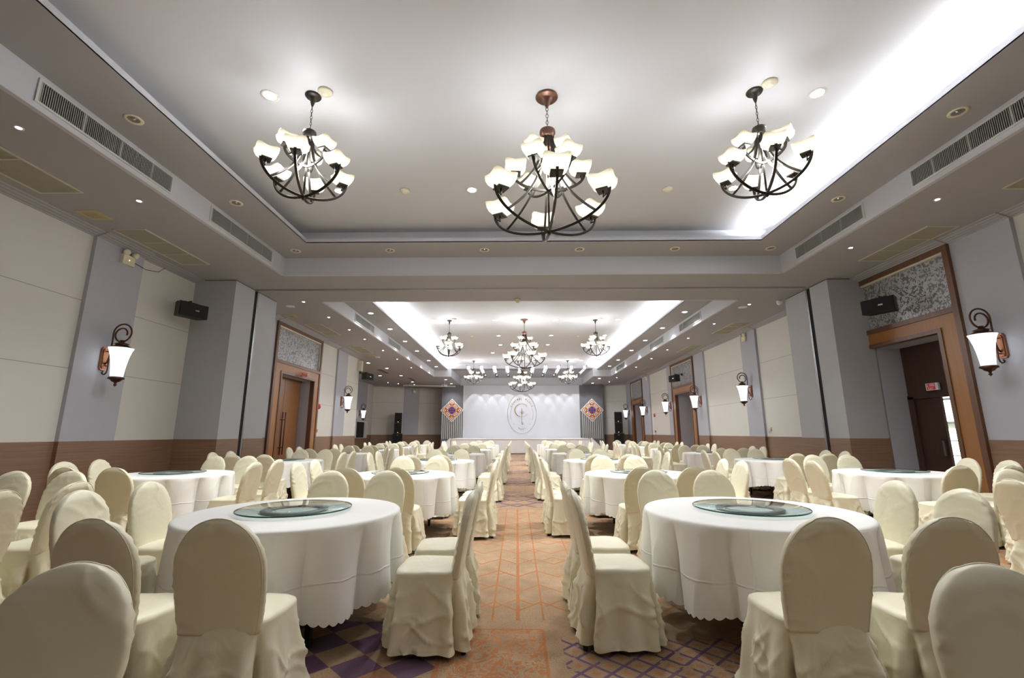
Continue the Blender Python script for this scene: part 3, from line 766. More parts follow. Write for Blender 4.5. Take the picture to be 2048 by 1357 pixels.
# ------------------------------------------------------------------ ceiling fittings
def dl_mesh(kind):
    d={}
    b=MB()
    if kind=='off':
        b.lathe([(.070,-.004),(.105,-.010),(.108,-.002),(.108,0)],'cream_plastic',28,cap=False); d['trim_ring']=b.mesh('trim_ring')
        b=MB(); b.lathe([(.070,-.004),(.06,-.001),(.02,-.0008)],'reflector',24); b.lathe([(.018,-.001),(.02,-.006),(.010,-.010),(.001,-.011)],'chrome',14); d['reflector']=b.mesh('reflector')
    elif kind=='on':
        b.lathe([(.078,-.004),(.108,-.011),(.112,-.002),(.112,0)],'trim_white',28,cap=False); d['trim_ring']=b.mesh('trim_ring')
        b=MB(); b.lathe([(.078,-.004),(.04,-.006),(.001,-.006)],'bulb',24); d['lamp_disc']=b.mesh('lamp_disc')
    elif kind=='spot':
        b.lathe([(.030,-.004),(.048,-.008),(.05,0)],'trim_white',20,cap=False); d['trim_ring']=b.mesh('trim_ring')
        b=MB(); b.lathe([(.030,-.004),(.001,-.006)],'led',18); d['lamp_disc']=b.mesh('lamp_disc')
    elif kind=='smoke':
        b.lathe([(.09,0),(.09,-.02),(.075,-.035),(.05,-.04),(.045,-.055),(.02,-.06),(.001,-.06)],'cream_plastic',24); d['housing']=b.mesh('housing')
    elif kind=='disc':
        b.lathe([(.12,0),(.12,-.01),(.08,-.02),(.001,-.022)],'white_paint',24); d['housing']=b.mesh('housing')
    return d
DL={k:dl_mesh(k) for k in ('off','on','spot','smoke','disc')}
def fit(kind,x,y,z,label,group):
    nm,cat={'off':('recessed_downlight','ceiling light'),'on':('recessed_downlight','ceiling light'),'spot':('ceiling_spotlight','ceiling light'),'smoke':('smoke_detector','smoke detector'),'disc':('ceiling_speaker','ceiling speaker')}[kind]
    t=thing(nm,label,cat,(x,y,z),0,group)
    if kind=='on': lamp('downlight_bulb','SPOT',(x,y,z-.02),K_DL*(290 if y<10 else (140 if z>CZ_SOF+.1 else 85)),(.97,.985,1),spot=R(125),blend=.8,radius=.07)
    if kind=='off' and False: pass
    for k,me in DL[kind].items(): o=bpy.data.objects.new(k,me); COL.objects.link(o); o.parent=t
gN='unlit round downlights in the near soffit'
for i,(x,l) in enumerate(((-4.87,'left'),(5.52,'right'))):
    fit('off',x,5.1,CZ_SOF,'unlit round downlight in the %s soffit, nearest the camera'%l,gN)
    fit('off',x,7.27,CZ_SOF,'unlit round downlight in the %s soffit, second from the camera'%l,gN)
for i in range(6): fit('off',-4.85+i*2.074,9.41,CZ_SOF,'unlit round downlight over the partition side of the near tray, %s from the left'%ordn(i),gN)
for i,(x,y,l) in enumerate(((-3.19,5.15,'left of the left small chandelier'),(3.89,5.2,'right of the right small chandelier'),(-3.2,7.54,'behind the left small chandelier'),(-.80,7.54,'left of the large near chandelier'),(1.51,7.54,'behind the large near chandelier'),(3.89,7.54,'left below the right small chandelier'))):
    fit('on',x,y,CZ_TRAY,'lit round downlight in the near tray, '+l,'lit downlights in the near tray')
for x,y,l in ((-2.44,5.08,'beside the left small chandelier mount'),(3.17,5.0,'beside the right small chandelier mount'),(-2.01,7.54,'between left and large near chandeliers'),(2.71,7.54,'between large and right near chandeliers'),(-2.40,17.05,'beside the left mount in the far tray'),(3.2,17.05,'beside the right mount in the far tray'),(-2.05,20.2,'behind the left chandelier, far tray'),(2.74,20.2,'behind the right chandelier, far tray')):
    fit('smoke',x,y,CZ_TRAY,'round cream detector on the ceiling '+l,'round detectors in the trays')
for x,y,l in ((-5.82,4.69,'left side ceiling, nearest the camera'),(-5.81,6.42,'left side ceiling, second from the camera'),(6.47,6.54,'right side ceiling, nearest the camera'),(6.48,8.42,'right side ceiling, near the exit doorway')):
    fit('spot',x,y,CZ_SIDE,'small bright spotlight in the '+l,'small spotlights in the side ceilings')
for i,y in enumerate((11.96,13.67,15.43,17.07,19.5,21.9,24.9)): fit('spot',-5.81,y,CZ_SIDE,'small bright spotlight beyond the partition, left side ceiling, %s from it'%ordn(i),'small spotlights in the side ceilings')
for i,y in enumerate((12.42,14.75,17.1,19.57,21.96,24.88,29.8,32.3)): fit('spot',6.5,y,CZ_SIDE,'small bright spotlight beyond the partition, right side ceiling, %s from it'%ordn(i),'small spotlights in the side ceilings')
yy=(14.77,17.15,19.55,22.0,25.0,27.38)
for s,x in (('left',-4.88),('right',5.57)):
    for i,y in enumerate(yy): fit('on',x,y,CZ_SOF,'lit round downlight in the far %s soffit, %s from near'%(s,ordn(i)),'lit downlights in the far soffits')
ft=[(-3.2,17.3),(-.85,17.3),(1.52,17.3),(3.91,17.3),(-3.2,20.2),(-.83,20.2),(1.55,20.2),(3.95,20.2),(-.82,22.4),(1.54,22.4),(-1.33,24.7),(-3.2,27.5),(3.9,27.5)]
for i,(x,y) in enumerate(ft):
    row={17.3:'first',20.2:'second',22.4:'third',24.7:'fourth',27.5:'fifth'}[y]; side={-3.2:'far left',-.85:'left of centre',-.83:'left of centre',-.82:'left of centre',1.52:'right of centre',1.55:'right of centre',1.54:'right of centre'}.get(x,'far right' if x>3 else 'left of centre')
    fit('on',x,y,CZ_TRAY,'lit downlight in the far tray, %s row, %s'%(row,side),'lit downlights in the far tray')
for i,(x,y,l) in enumerate(((-7.6,23.1,'nearest the alcove wall'),(-7.2,25.1,'second into the alcove'),(-8.55,28.4,'middle left of the alcove'),(-7.24,28.4,'middle right of the alcove'),(-7.34,32.0,'near the projection screen case'),(-4.78,30.6,'beside the projector'),(-4.78,33.3,'above the left ornament panel'),(5.43,30.2,'right of the stage recess'),(5.45,33.1,'above the right ornament panel'))):
    fit('on',x,y,CZ_SIDE,'lit round downlight in the low ceiling, '+l,'lit downlights in the low ceiling')
for i,(x,y,l) in enumerate(((-9.2,32.5,'left'),(-8.64,33.2,'middle'),(-7.6,33.8,'right'),(-6.58,34.2,'rightmost'))): fit('spot',x,y,CZ_SIDE,'small spotlight before the angled far left wall, '+l,'small spotlights in the side ceilings')
fit('disc',-6.39,12.4,CZ_SIDE,'flat white ceiling speaker beyond the left partition stack','flat ceiling speakers'); fit('disc',6.45,12.7,CZ_SIDE,'flat white ceiling speaker beyond the right partition stack','flat ceiling speakers'); fit('disc',-6.59,21.3,CZ_SIDE,'flat ceiling speaker before the far left alcove','flat ceiling speakers')
b=MB(); b.lathe([(.07,0),(.07,-.04),(.06,-.09),(.03,-.12),(.001,-.125)],'white_paint',24); o=b.obj('dome_camera',None,(7.13,12.07,CZ_SIDE)); tag(o,'white dome camera on the low ceiling near the right partition stack','camera')
b=MB(); b.lathe([(.09,0),(.09,-.03),(.05,-.06),(.04,-.10),(.001,-.11)],'beige_plastic',24); o=b.obj('smoke_detector',None,(.02,11.8,CZ_SIDE)); tag(o,'beige detector on the ceiling strip beyond the partition track','smoke detector')

def grille(xp,side,y0,y1,z0,z1,label):   # supply grille on a bulkhead face
    s=1 if side=='l' else -1   # faces the tray
    t=thing('air_grille',label,'air vent',(xp,(y0+y1)/2,(z0+z1)/2),0,'louvred air grilles on the bulkheads')
    L=(y1-y0)/2; h=(z1-z0)/2; f=.025
    b=MB(); X=lambda d:s*d
    b.box(X(0),X(.018),-L,L,-h,-h+f,'grille_frame'); b.box(X(0),X(.018),-L,L,h-f,h,'grille_frame'); b.box(X(0),X(.018),-L,-L+f,-h+f,h-f,'grille_frame'); b.box(X(0),X(.018),L-f,L,-h+f,h-f,'grille_frame'); b.obj('frame',t)
    b=MB(); b.box(X(.0005),X(.002),-L+f,L-f,-h+f,h-f,'slot_black'); b.obj('backing',t)
    b=MB(); n=int((2*L-2*f)/.024)
    for i in range(n):
        y=-L+f+(i+.5)*(2*L-2*f)/n; w=.004 if (i%22) else .012; b.box(X(.004),X(.014),y-w,y+w,-h+f,h-f,'grille_metal')
    b.obj('louvres',t)
z0,z1=H+3.575,H+3.865
grille(BK[0]+.005,'l',4.33,6.35,z0,z1,'long louvred air grille on the left bulkhead, nearest the camera')
grille(BK[0]+.005,'l',7.24,9.27,z0,z1,'long louvred air grille on the left bulkhead, just before the partition')
grille(BK[0]+.005,'l',14.45,16.47,z0,z1,'louvred air grille on the far left bulkhead, first beyond the partition')
grille(BK[0]+.005,'l',18.4,20.35,z0,z1,'louvred air grille on the far left bulkhead, second beyond the partition')
grille(BK[1]-.005,'r',4.33,6.34,z0,z1,'long louvred air grille on the right bulkhead, nearest the camera')
grille(BK[1]-.005,'r',7.29,9.26,z0,z1,'long louvred air grille on the right bulkhead, just before the partition')
grille(BK[1]-.005,'r',14.4,16.4,z0,z1,'louvred air grille on the far right bulkhead, first beyond the partition')
grille(BK[1]-.005,'r',18.27,20.2,z0,z1,'louvred air grille on the far right bulkhead, second beyond the partition')
grille(BK[1]-.005,'r',25.1,27.2,z0,z1,'louvred air grille on the far right bulkhead, farthest away')
def retvent(x0,x1,y0,y1,label):
    t=thing('return_grille',label,'air vent',((x0+x1)/2,(y0+y1)/2,CZ_SIDE),0,'beige three-panel return grilles in the side ceilings')
    a=(x1-x0)/2; L=(y1-y0)/2; b=MB()
    for k in (-1,-1/3,1/3,1): b.box(-a,a,L*k-.012,L*k+.012,-.012,-.0005,'beige_plastic')
    b.box(-a-.001,-a+.024,-L-.013,L+.013,-.013,-.0004,'beige_plastic'); b.box(a-.024,a+.001,-L-.013,L+.013,-.013,-.0004,'beige_plastic'); b.obj('frame',t)
    b=MB(); b.box(-a,a,-L,L,-.003,-.0005,'beige_grille'); n=22
    for i in range(n): x=-a+.03+(i+.5)*(2*a-.06)/n; b.box(x-.006,x+.006,-L,L,-.008,-.003,'beige_grille')
    b.obj('louvres',t)
retvent(-7.08,-6.43,3.6,6.15,'beige return grille in the left side ceiling, nearest the camera')
retvent(-7.09,-6.5,7.41,9.1,'beige return grille in the left side ceiling, just before the partition')
retvent(7.12,7.68,4.2,6.22,'beige return grille in the right side ceiling, nearest the camera')
retvent(7.12,7.68,7.48,9.1,'beige return grille in the right side ceiling above the exit doorway')
retvent(-6.98,-6.42,14.55,16.32,'beige return grille in the left side ceiling above the double door')
retvent(-6.98,-6.42,18.5,20.1,'beige return grille in the left side ceiling above the second lantern')
retvent(7.05,7.66,14.57,16.3,'beige return grille in the right side ceiling above the second lantern')
retvent(7.1,7.68,18.54,20.2,'beige return grille in the right side ceiling above the third lantern')
retvent(7.1,7.68,25.0,26.7,'beige return grille in the right side ceiling, farthest of its row')
for i,(x,y,l) in enumerate(((-6.92,6.86,'over the near left pilaster'),(-6.9,13.5,'over the near side of the double door'),(-6.75,20.9,'before the far left alcove'))):
    t=thing('exhaust_grille','small yellowish exhaust grille, left side ceiling, '+l,'air vent',(x,y,CZ_SIDE),0,'square exhaust grilles')
    b=MB(); b.box(-.165,.165,-.165,.165,-.012,-.0005,'exhaust_plastic'); b.obj('frame',t)
    b=MB(); b.box(-.105,.105,-.105,.105,-.014,-.012,'beige_grille')
    for k in range(9): b.box(-.105,.105,-.1+k*.024,-.09+k*.024,-.018,-.014,'exhaust_plastic')
    b.obj('louvres',t)
for i,(x,y,w,l) in enumerate(((-7.75,26.4,.9,'left'),(-7.0,30.3,.8,'right'))):
    b=MB(); b.box(-.12,.12,-w,w,-.01,0,'beige_grille')
    for k in range(5): b.box(-.10+k*.045,-.085+k*.045,-w,w,-.016,-.01,'slot_black')
    o=b.obj('slot_diffuser',None,(x,y,CZ_SIDE-.003)); tag(o,'dark slot air diffuser in the alcove ceiling, the %s one'%l,'air vent',)

# stage lights in the ceiling slots
b=MB(); b.lathe([(.05,-.07),(.05,.06),(.03,.08)],'white_paint',16); SPH=b.mesh('housing')
b=MB(); b.lathe([(.001,-.066),(.046,-.071),(.046,-.075),(.001,-.075)],'spot_glow',16); SPL=b.mesh('lens')
b=MB(); b.box(-.09,.09,-1.5,1.5,-.004,.004,'spot_glow'); PANEL=b.mesh('light_panel')
for i,s in enumerate(slots):
    for k,y in enumerate((30.2,31.7,33.1)):
        t=thing('stage_spotlight','stage spotlight in the %s ceiling slot from the left, %s'%(ordn(i),('nearest','middle one','farthest')[k]),'spotlight',(s,y,CZ_STG+.15),0,'spotlights in the slots over the stage')
        o=bpy.data.objects.new('housing',SPH); COL.objects.link(o); o.parent=t; o=bpy.data.objects.new('lens',SPL); COL.objects.link(o); o.parent=t
    t=thing('slot_light','bright light strip set in the %s stage ceiling slot from the left'%ordn(i),'ceiling light',(s,30.9,CZ_STG+.214),0,'light strips in the stage ceiling slots')
    o=bpy.data.objects.new('light_panel',PANEL); COL.objects.link(o); o.parent=t
    lamp('stage_spot','SPOT',(s,33.1,CZ_STG+.06),62,(.92,.95,1),spot=R(48),blend=.12,radius=.02,rot=(R(17),0,0))
    if i<9: lamp('stage_spot','SPOT',(s+.41,33.5,CZ_SIDE+.02+.4),16,(.92,.95,1),spot=R(40),blend=.1,radius=.02,rot=(R(8),0,0))

# ------------------------------------------------------------------ wall fittings
def speaker(x,y,z,face,rz,label):
    t=thing('wall_speaker',label,'loudspeaker',(x,y,z),rz,'black wall speakers on brackets')
    b=MB(); w,h,dp=.30,.15,.24
    b.prism([(-w,-dp*.5),(-w*.82,dp*.5),(w*.82,dp*.5),(w,-dp*.5)],-h,h,'black','z'); b.obj('cabinet',t)
    b=MB(); 
    b.box(-w*.97,w*.97,-dp*.5-.02,-dp*.5,-h*.95,h*.95,'slot_black'); g=b.obj('front_grille',t)
    b=MB(); b.box(.02,.10,-dp*.5-.025,-dp*.5-.02,-.02,.01,'chrome'); b.obj('badge',g)
    b=MB(); b.tube([(0,0,h),(0,0,h+.06),(0,.40,h+.06)],.014,'black',8); b.box(-.05,.05,.38,.42,h-.0,h+.11,'black'); b.tube([(-.14,0,h+.02),(.14,0,h+.02)],.02,'black',8); b.obj('bracket',t)
    return t
speaker(-7.02,9.45,H+2.58,1,R(68),'black wall speaker on the left wall beside the partition stack')
speaker(-7.02,21.3,H+2.58,1,R(72),'black wall speaker at the far end of the left wall before the alcove')
speaker(7.58,9.3,H+2.58,-1,R(-62),'black wall speaker in front of the silver panel over the exit doorway')
speaker(7.60,22.1,H+2.55,-1,R(-75),'black wall speaker in front of the silver panel over the second right doorway')
def emlight(x,y,z,rz,label):
    t=thing('emergency_light',label,'emergency light',(x,y,z),rz,'twin-head emergency lights')
    b=MB(); b.box(-.13,.13,-.06,.0,-.09,.09,'cream_plastic'); h=b.obj('battery_box',t)
    b=MB(); b.lathe([(.012,-.066),(.012,-.06)],'orange_led',10,(0,0,0),axis='y'); b.obj('indicator',h)
    for s in (-1,1):
        b=MB(); b.lathe([(.03,.0),(.055,-.05),(.055,-.09),(.05,-.095),(.001,-.092)],'cream_plastic',18,(0,0,0),axis='y'); b.obj('lamp_head',t,(s*.09,-.02,.15),(R(20),0,s*R(15)))
emlight(XL,8.15,H+3.22,R(90),'cream emergency light high on the near left pilaster')
emlight(XR,15.85,H+3.22,R(-90),'emergency light high on the right pilaster beyond the partition')
emlight(XR,28.2,H+3.2,R(-90),'small emergency light high near the farthest right doorway')
emlight(-7.9,35.3,H+3.1,R(24),'emergency light high on the angled far left wall')
b=MB(); b.box(0,.18,-.12,.12,-.24,.24,'cream_plastic'); b.box(.18,.19,-.10,.10,-.22,.22,'beige_plastic'); o=b.obj('junction_box',None,(XL-.07,21.38,H+3.1)); tag(o,'tall beige box high at the far end of the left wall','box')
b=MB(); b.tube([(XL+.01,8.3,H+3.24),(XL+.02,8.6,H+3.20),(XL+.03,8.9,H+3.26),(XL+.03,9.05,H+3.40)],.006,'black',6); o=b.obj('cable'); tag(o,'thin black cable running from the near left emergency light','cable')
# exit signs
def exitsign(loc,rz,label):
    t=thing('exit_sign',label,'exit sign',loc,rz); t.scale=(.66,.66,.66)
    b=MB(); b.box(-.21,.21,-.035,.035,-.11,.11,'sign_white'); b.obj('housing',t)
    b=MB(); b.box(-.17,.12,-.041,-.036,-.095,.095,'red_sign'); p=b.obj('sign_face',t)
    b=MB(); put_text(b,'EXIT',.095,Matrix.Translation((-.025,-.043,-.085))@FX,'sign_white')
    b.box(-.155,-.10,-.045,-.041,.0,.012,'sign_white'); b.box(-.14,-.125,-.045,-.041,.012,.075,'sign_white')
    for k in range(3): b.box(-.07,.10,-.045,-.041,.01+k*.027,.024+k*.027,'sign_white')
    b.obj('lettering',p)
exitsign((8.575,9.55,H+.92),R(-90),'red and white EXIT sign on the wooden panel above the right exit door')
exitsign((XL+.12,15.6,3.16+.12),R(20),'small red and white EXIT sign hanging over the left double door')
for (x,y,z,f,l) in ((XL-.07,17.35,H+.98,1,'round red fire alarm bell on the left wall beside the double door'),(XR+.07,27.3,H+1.0,-1,'round red fire alarm bell on the right wall before the farthest doorway')):
    b=MB(); b.lathe([(.10,0),(.10,.03),(.08,.06),(.001,.07)] if f>0 else [(.10,0),(.10,-.03),(.08,-.06),(.001,-.07)],'red',24,(0,0,0),axis='x'); o=b.obj('alarm_bell',None,(x,y,z)); tag(o,l,'alarm')
for (x,y,z,f,l) in ((XL-.07,17.3,H+.02,1,'small red call point and socket on the left wall beside the double door'),(XR+.07,27.3,H-.0,-1,'small red call point on the right wall before the farthest doorway')):
    b=MB(); b.box(0,f*.04,-.05,.05,-.0,.12,'red'); b.box(0,f*.03,-.02,.10,-.12,-.01,'cream_plastic'); o=b.obj('call_point',None,(x,y,z)); tag(o,l,'call point')
for (x,y,z,f,l) in ((XR+.07,15.1-.15,H+.10,-1,'cream wall phone socket on the right wall beside the second lantern'),(XL-.07,6.1,H+.12,1,'white wall switch at the left edge of the near left wall')):
    b=MB(); b.box(0,f*.03,-.06,.06,-.06,.06,'cream_plastic'); b.box(f*.03,f*.045,-.03,.0,-.03,.03,'sign_white'); b.tube([(f*.04,.02,0),(f*.05,.05,-.08),(f*.04,.03,-.14)],.008,'cream_plastic',6); o=b.obj('wall_socket',None,(x,y,z)); tag(o,l,'wall socket')
# speaker towers
for x,y,rz,l in ((-8.75,34.1,R(15),'tall black loudspeaker tower against the angled wall left of the stage'),(7.22,33.2,R(-18),'tall black loudspeaker tower in the corner right of the stage')):
    t=thing('speaker_tower',l,'loudspeaker',(x,y,0),rz,'black loudspeaker towers beside the stage')
    for z0,z1,w in ((0,1.27,.34),(1.272,2.02,.26),(2.022,2.76,.26)):
        b=MB(); b.box(-w,w,-.25,.25,z0,z1,'black'); c=b.obj('cabinet',t)
        b=MB(); b.box(-w+.02,w-.02,-.262,-.25,z0+.03,z1-.03,'slot_black')
        if z0>1: b.box(-.02,.02,-.268,-.262,z0+.06,z0+.10,'orange_led')
        else: b.box(-.06,.06,-.268,-.262,z1-.13,z1-.10,'metal_gray')
        b.obj('front_grille',c)
# projector and screen case
t=thing('projector','small white projector hung from the low ceiling left of the stage','projector',(-5.05,31.8,CZ_SIDE-.30),R(10))
b=MB(); b.box(-.19,.19,-.15,.15,-.06,.06,'white_paint'); h=b.obj('body',t)
b=MB(); b.lathe([(.035,-.15),(.035,-.18),(.001,-.175)],'black',16,(-.08,0,0),axis='y'); b.obj('lens',h)
b=MB(); b.tube([(0,0,.06),(0,0,.30)],.02,'white_paint',10); b.lathe([(.06,.28),(.06,.30)],'white_paint',16); b.obj('ceiling_mount',t)
t=thing('projection_screen_case','long tan projection screen case under the low ceiling, far left','projection screen',(-6.45,33.7,CZ_SIDE-.12),R(12))
b=MB(); b.box(-1.9,1.9,-.07,.07,-.06,.06,'beige_plastic'); b.obj('case',t)
b=MB(); b.box(-1.8,1.8,-.02,.02,-.075,-.06,'black'); b.obj('bottom_bar',t)
for s in (-1.5,1.5): b=MB(); b.tube([(s,0,.06),(s,0,.12)],.012,'metal_gray',8); b.obj('hanger',t)

# ------------------------------------------------------------------ covered chairs
def fbm(p,s=1.0): return noise.noise(Vector(p)*s)
def ridge(p,s): return 1-abs(noise.noise(Vector(p)*s))*2
def chair_meshes(seed):
    rnd=random.Random(seed); off=rnd.random()*50
    d={}
    def backp(z): # rear-lean centre line
        return -.195-.10*max(0,(z-.42)/.52)**1.15
    ZT=.935; ZA=.69
    def hw(z):
        if z<=ZA: return .186+.026*math.sin(max(0,(z-.42))/(ZA-.42)*math.pi/2)
        u=(z-ZA)/(ZT-ZA); return .212*math.sqrt(max(0,1-u**2.15))
    zs=[.42+(ZA-.42)*i/20 for i in range(20)]+[ZA+(ZT-ZA)*math.sin(i/22*math.pi/2) for i in range(23)]
    n=84; vs=[];fs=[]
    for j,z in enumerate(zs):
        h=hw(z); T=.030*min(1,(max(0,ZT-z)/.05)**.5)+.002
        if z<.5: T=.032
        for i in range(n):
            a=2*math.pi*i/n; ca,sa=math.cos(a),math.sin(a); e=.55
            x=h*math.copysign(abs(ca)**.75,ca); y=T*math.copysign(abs(sa)**e,sa)
            p=(x*3+off,z*3,math.copysign(1,sa)*2)
            amp=.005*max(0,ridge(p,.9))**9*max(0,fbm((x*4+off,z*4,7),1)+.35)*2+.0055*max(0,ridge((x*4+z*3+off,z*4-x*2,math.copysign(1,sa)*3),.9))**10+.003*fbm((x*5+off,z*2.5,sa*2),1)
            edge=max(0,abs(ca)-.7)/.3
            amp+=.0035*edge*math.sin(z*120+off)*1.6*noise.noise(Vector((off,z*6,a)))*2   # puckers at the seams
            y+=math.copysign(1,sa)*amp*(1 if z<.92 else .2)
            # slight fall of the back towards the seat in front
            vs.append((x,backp(z)+y,z))
    m=len(zs)
    for j in range(m-1):
        for i in range(n): fs.append((j*n+i,j*n+(i+1)%n,(j+1)*n+(i+1)%n,(j+1)*n+i))
    fs.append(tuple((m-1)*n+i for i in range(n))); fs.append(tuple(range(n))[::-1])
    b=MB(); b.add(vs,fs,'cream_satin',True)
    # piping along the rear seam
    pts=[]
    for z in zs: pts.append((hw(z)*.95,backp(z)-.018*(1 if z<.92 else .5),z))
    for z in zs[::-1][1:]: pts.append((-hw(z)*.95,backp(z)-.018*(1 if z<.92 else .5),z))
    b.tube(pts,.0030,'cream_satin',5)
    d['back_cover']=b.mesh('back_cover')
    # seat cushion
    W0,F,Bk=.215,.19,-.225; b=MB(); vs=[];fs=[]; rows=[(0.0,.484),(.35,.483),(.7,.479),(.9,.470),(.98,.460),(1.0,.447),(1.005,.430)]; n=72
    def plan(a,k=1.0):
        ca,sa=math.cos(a),math.sin(a); e=4.5; K=(abs(ca)**e+abs(sa)**e)**(-1/e)
        x=ca*K*W0; y=sa*K*(F-Bk)/2
        wf=1-.06*(y<0)*abs(y)/.21
        return x*wf,(F+Bk)/2+y
    for k,z in rows:
        for i in range(n):
            x,y=plan(2*math.pi*i/n); x*=k; yc=(F+Bk)/2; y=yc+(y-yc)*k
            if k==0: x,y=0.0001*math.cos(i),yc+.0001*math.sin(i)
            zz=z+.004*fbm((x*8+off,y*8,1),1)+.004*ridge((x*4+off,y*4,2),1.3)**3
            vs.append((x,y,zz))
    for j in range(len(rows)-1):
        for i in range(n): fs.append((j*n+i,(j+1)*n+i,(j+1)*n+(i+1)%n,j*n+(i+1)%n))
    b.add(vs,fs,'cream_satin',True); d['seat_cover']=b.mesh('seat_cover')
    # skirt
    n=264; rowz=32; vs=[];fs=[]
    corners=[(1,1),(-1,1),(-1,-1),(1,-1)]
    base=[plan(2*math.pi*i/n) for i in range(n)]
    hemj=rnd.random()
    for j in range(rowz+1):
        h=j/rowz; z=.452-(.452-.035)*h
        for i in range(n):
            x,y=base[i]; a=2*math.pi*i/n
            nx,ny=x/ W0, (y-(F+Bk)/2)/((F-Bk)/2); L=math.hypot(nx,ny); nx/=L; ny/=L
            fl=.052*h**1.05
            # folds
            fo=.013*h*math.sin(a*9+off)+.012*h*fbm((nx*2.2+off,ny*2.2,h*.8),1)
            # corner pleats: rear corners open widely, front corners less
            for (cx,cy) in corners:
                dd=math.hypot(x-cx*W0*.858,y-((F+Bk)/2+cy*(F-Bk)/2*.858))
                amp=.072 if cy<0 else .04
                kk=min(1,max(0,(h-.08)/.45))
                fo+= amp*kk*(-1.5*math.exp(-(dd/.015)**2)+.55*math.exp(-((dd-.060)/.032)**2))
            wr=min(1,max(0,h-.07)*3.5)*(.017*max(0,ridge((x*2.6+off,y*2.6,z*2.8),1.3))**9+.015*max(0,ridge((x*4+z*3+off,y*4,z*3-x*3),1.3))**10+.012*max(0,ridge((x*4-z*4+off,y*4,z*4+y*3),1.2))**10)+.012*fbm((x*4.5+off,y*4.5,z*2.5),1)
            r=fl+fo+wr+.004
            zz=z+ (.012*fbm((nx*2+off,ny*2,5),1)+.01*hemj*ny)*h**4 + .0
            vs.append((x+nx*r,y+ny*r,max(.012,zz)))
    for j in range(rowz):
        for i in range(n): fs.append((j*n+i,(j+1)*n+i,(j+1)*n+(i+1)%n,j*n+(i+1)%n))
    b=MB(); b.add(vs,fs,'cream_satin',True)
    # short rear panel closing the back below the seat seam
    d['skirt']=b.mesh('skirt')
    return d
CHV=[chair_meshes(s) for s in (3,11,27,42,58)]
def leg_mesh(sx,sy):
    b=MB(); top=(sx*.14,sy*.13-.02,.43); bt=(sx*.17,(.155 if sy>0 else -.262),.0)
    v=Vector(bt)-Vector(top); pb=Vector(top)+v*.955
    b.tube([top,tuple(pb)],.011,'metal_gray',8); b.tube([tuple(pb),bt],.015,'black_rubber',8)
    return b.mesh('leg')
LEGS=[leg_mesh(sx,sy) for sx in(-1,1) for sy in(-1,1)]
def make_chair(v):
    t=bpy.data.objects.new('banquet_chair',None); t.empty_display_size=.1; t['category']='chair'
    ch=[]
    for k,me in v.items(): ch.append((k,me))
    for me in LEGS: ch.append(('leg',me))
    return t,ch
def chair(x,y,rz,label,group,vi):
    t=bpy.data.objects.new('banquet_chair',None); COL.objects.link(t); t.location=(x,y,0); t.rotation_euler=(0,0,rz); t.empty_display_size=.1
    tag(t,label,'chair',group)
    for k,me in CHV[vi].items(): o=bpy.data.objects.new(k,me); COL.objects.link(o); o.parent=t
    for me in LEGS: o=bpy.data.objects.new('leg',me); COL.objects.link(o); o.parent=t
    return t
# ------------------------------------------------------------------ tables
def cloth_mesh(seed):
    rnd=random.Random(seed); off=rnd.random()*40; n=540; rt=.752
    prof=[(0.0,.7530),(.25,.7530),(.5,.7530),(.68,.7530),(.73,.7528),(.748,.750),(.756,.742),(.760,.730)]
    vs=[];fs=[]
    K=13; ph=[rnd.uniform(-.25,.25) for _ in range(K)]; am=[rnd.uniform(.55,1.25) for _ in range(K)]
    rows=22; rr=[]
    for r,z in prof: rr.append(('t',r,z))
    for j in range(1,rows+1): rr.append(('d',j/rows,0))
    for kind,u,z in rr:
        for i in range(n):
            a=2*math.pi*i/n
            if kind=='t':
                r=max(u,.0005); zz=z+ (.0015*ridge((math.cos(a)*u*2+off,math.sin(a)*u*2,0),1.5)**4 if u<.7 else 0); vs.append((r*math.cos(a),r*math.sin(a),zz)); continue
            h=u; q=(a/(2*math.pi)*K)%K; i0=int(q)%K; f=q-int(q)
            w=am[i0]; s=.5-.5*math.cos(2*math.pi*f)      # one fold
            s=1-abs(2*f-1)**1.7; s=s**.8
            A=.15*(h**.55)*w
            r=.762+.030*h + A*(s-.88)+.012*h*fbm((math.cos(a)*2+off,math.sin(a)*2,h),1)+.005*ridge((math.cos(a)*3+off,math.sin(a)*3,h*1.2),1.2)**4
            da=ph[i0]*.12*h*math.sin(2*math.pi*f)
            drop=.515+.035*math.cos(4*a+off)
            zz=.730-(drop-.03)*h
            if h>=.999: zz-=.016*abs(math.sin(a*45))
            vs.append((r*math.cos(a+da),r*math.sin(a+da),zz))
    m=len(rr)
    for j in range(m-1):
        for i in range(n): fs.append((j*n+i,(j+1)*n+i,(j+1)*n+(i+1)%n,j*n+(i+1)%n))
    b=MB(); b.add(vs,fs,'white_cloth',True); return b.mesh('tablecloth')
CLV=[cloth_mesh(s) for s in (1,2,5)]
b=MB(); b.lathe([(.74,.718),(.745,.725),(.745,.745),(.74,.748)],'plywood',48); TOPM=b.mesh('tabletop')
def tleg(a):
    b=MB(); c,s=math.cos(a),math.sin(a); b.box(c*.50-.018,c*.50+.018,s*.50-.018,s*.50+.018,0,.718,'table_black'); return b.mesh('leg')
TLEG=[tleg(R(45+90*i)) for i in range(4)]
b=MB()
for s in (-1,1): b.box(-.36,.36,s*.354-.012,s*.354+.012,.38,.41,'table_black'); b.box(s*.354-.012,s*.354+.012,-.36,.36,.66,.69,'table_black')
TBR=b.mesh('brace')
b=MB(); b.lathe([(.391,.0),(.395,.002),(.395,.009),(.391,.011)],'turntable_glass',72); GL=b.mesh('glass_disc')
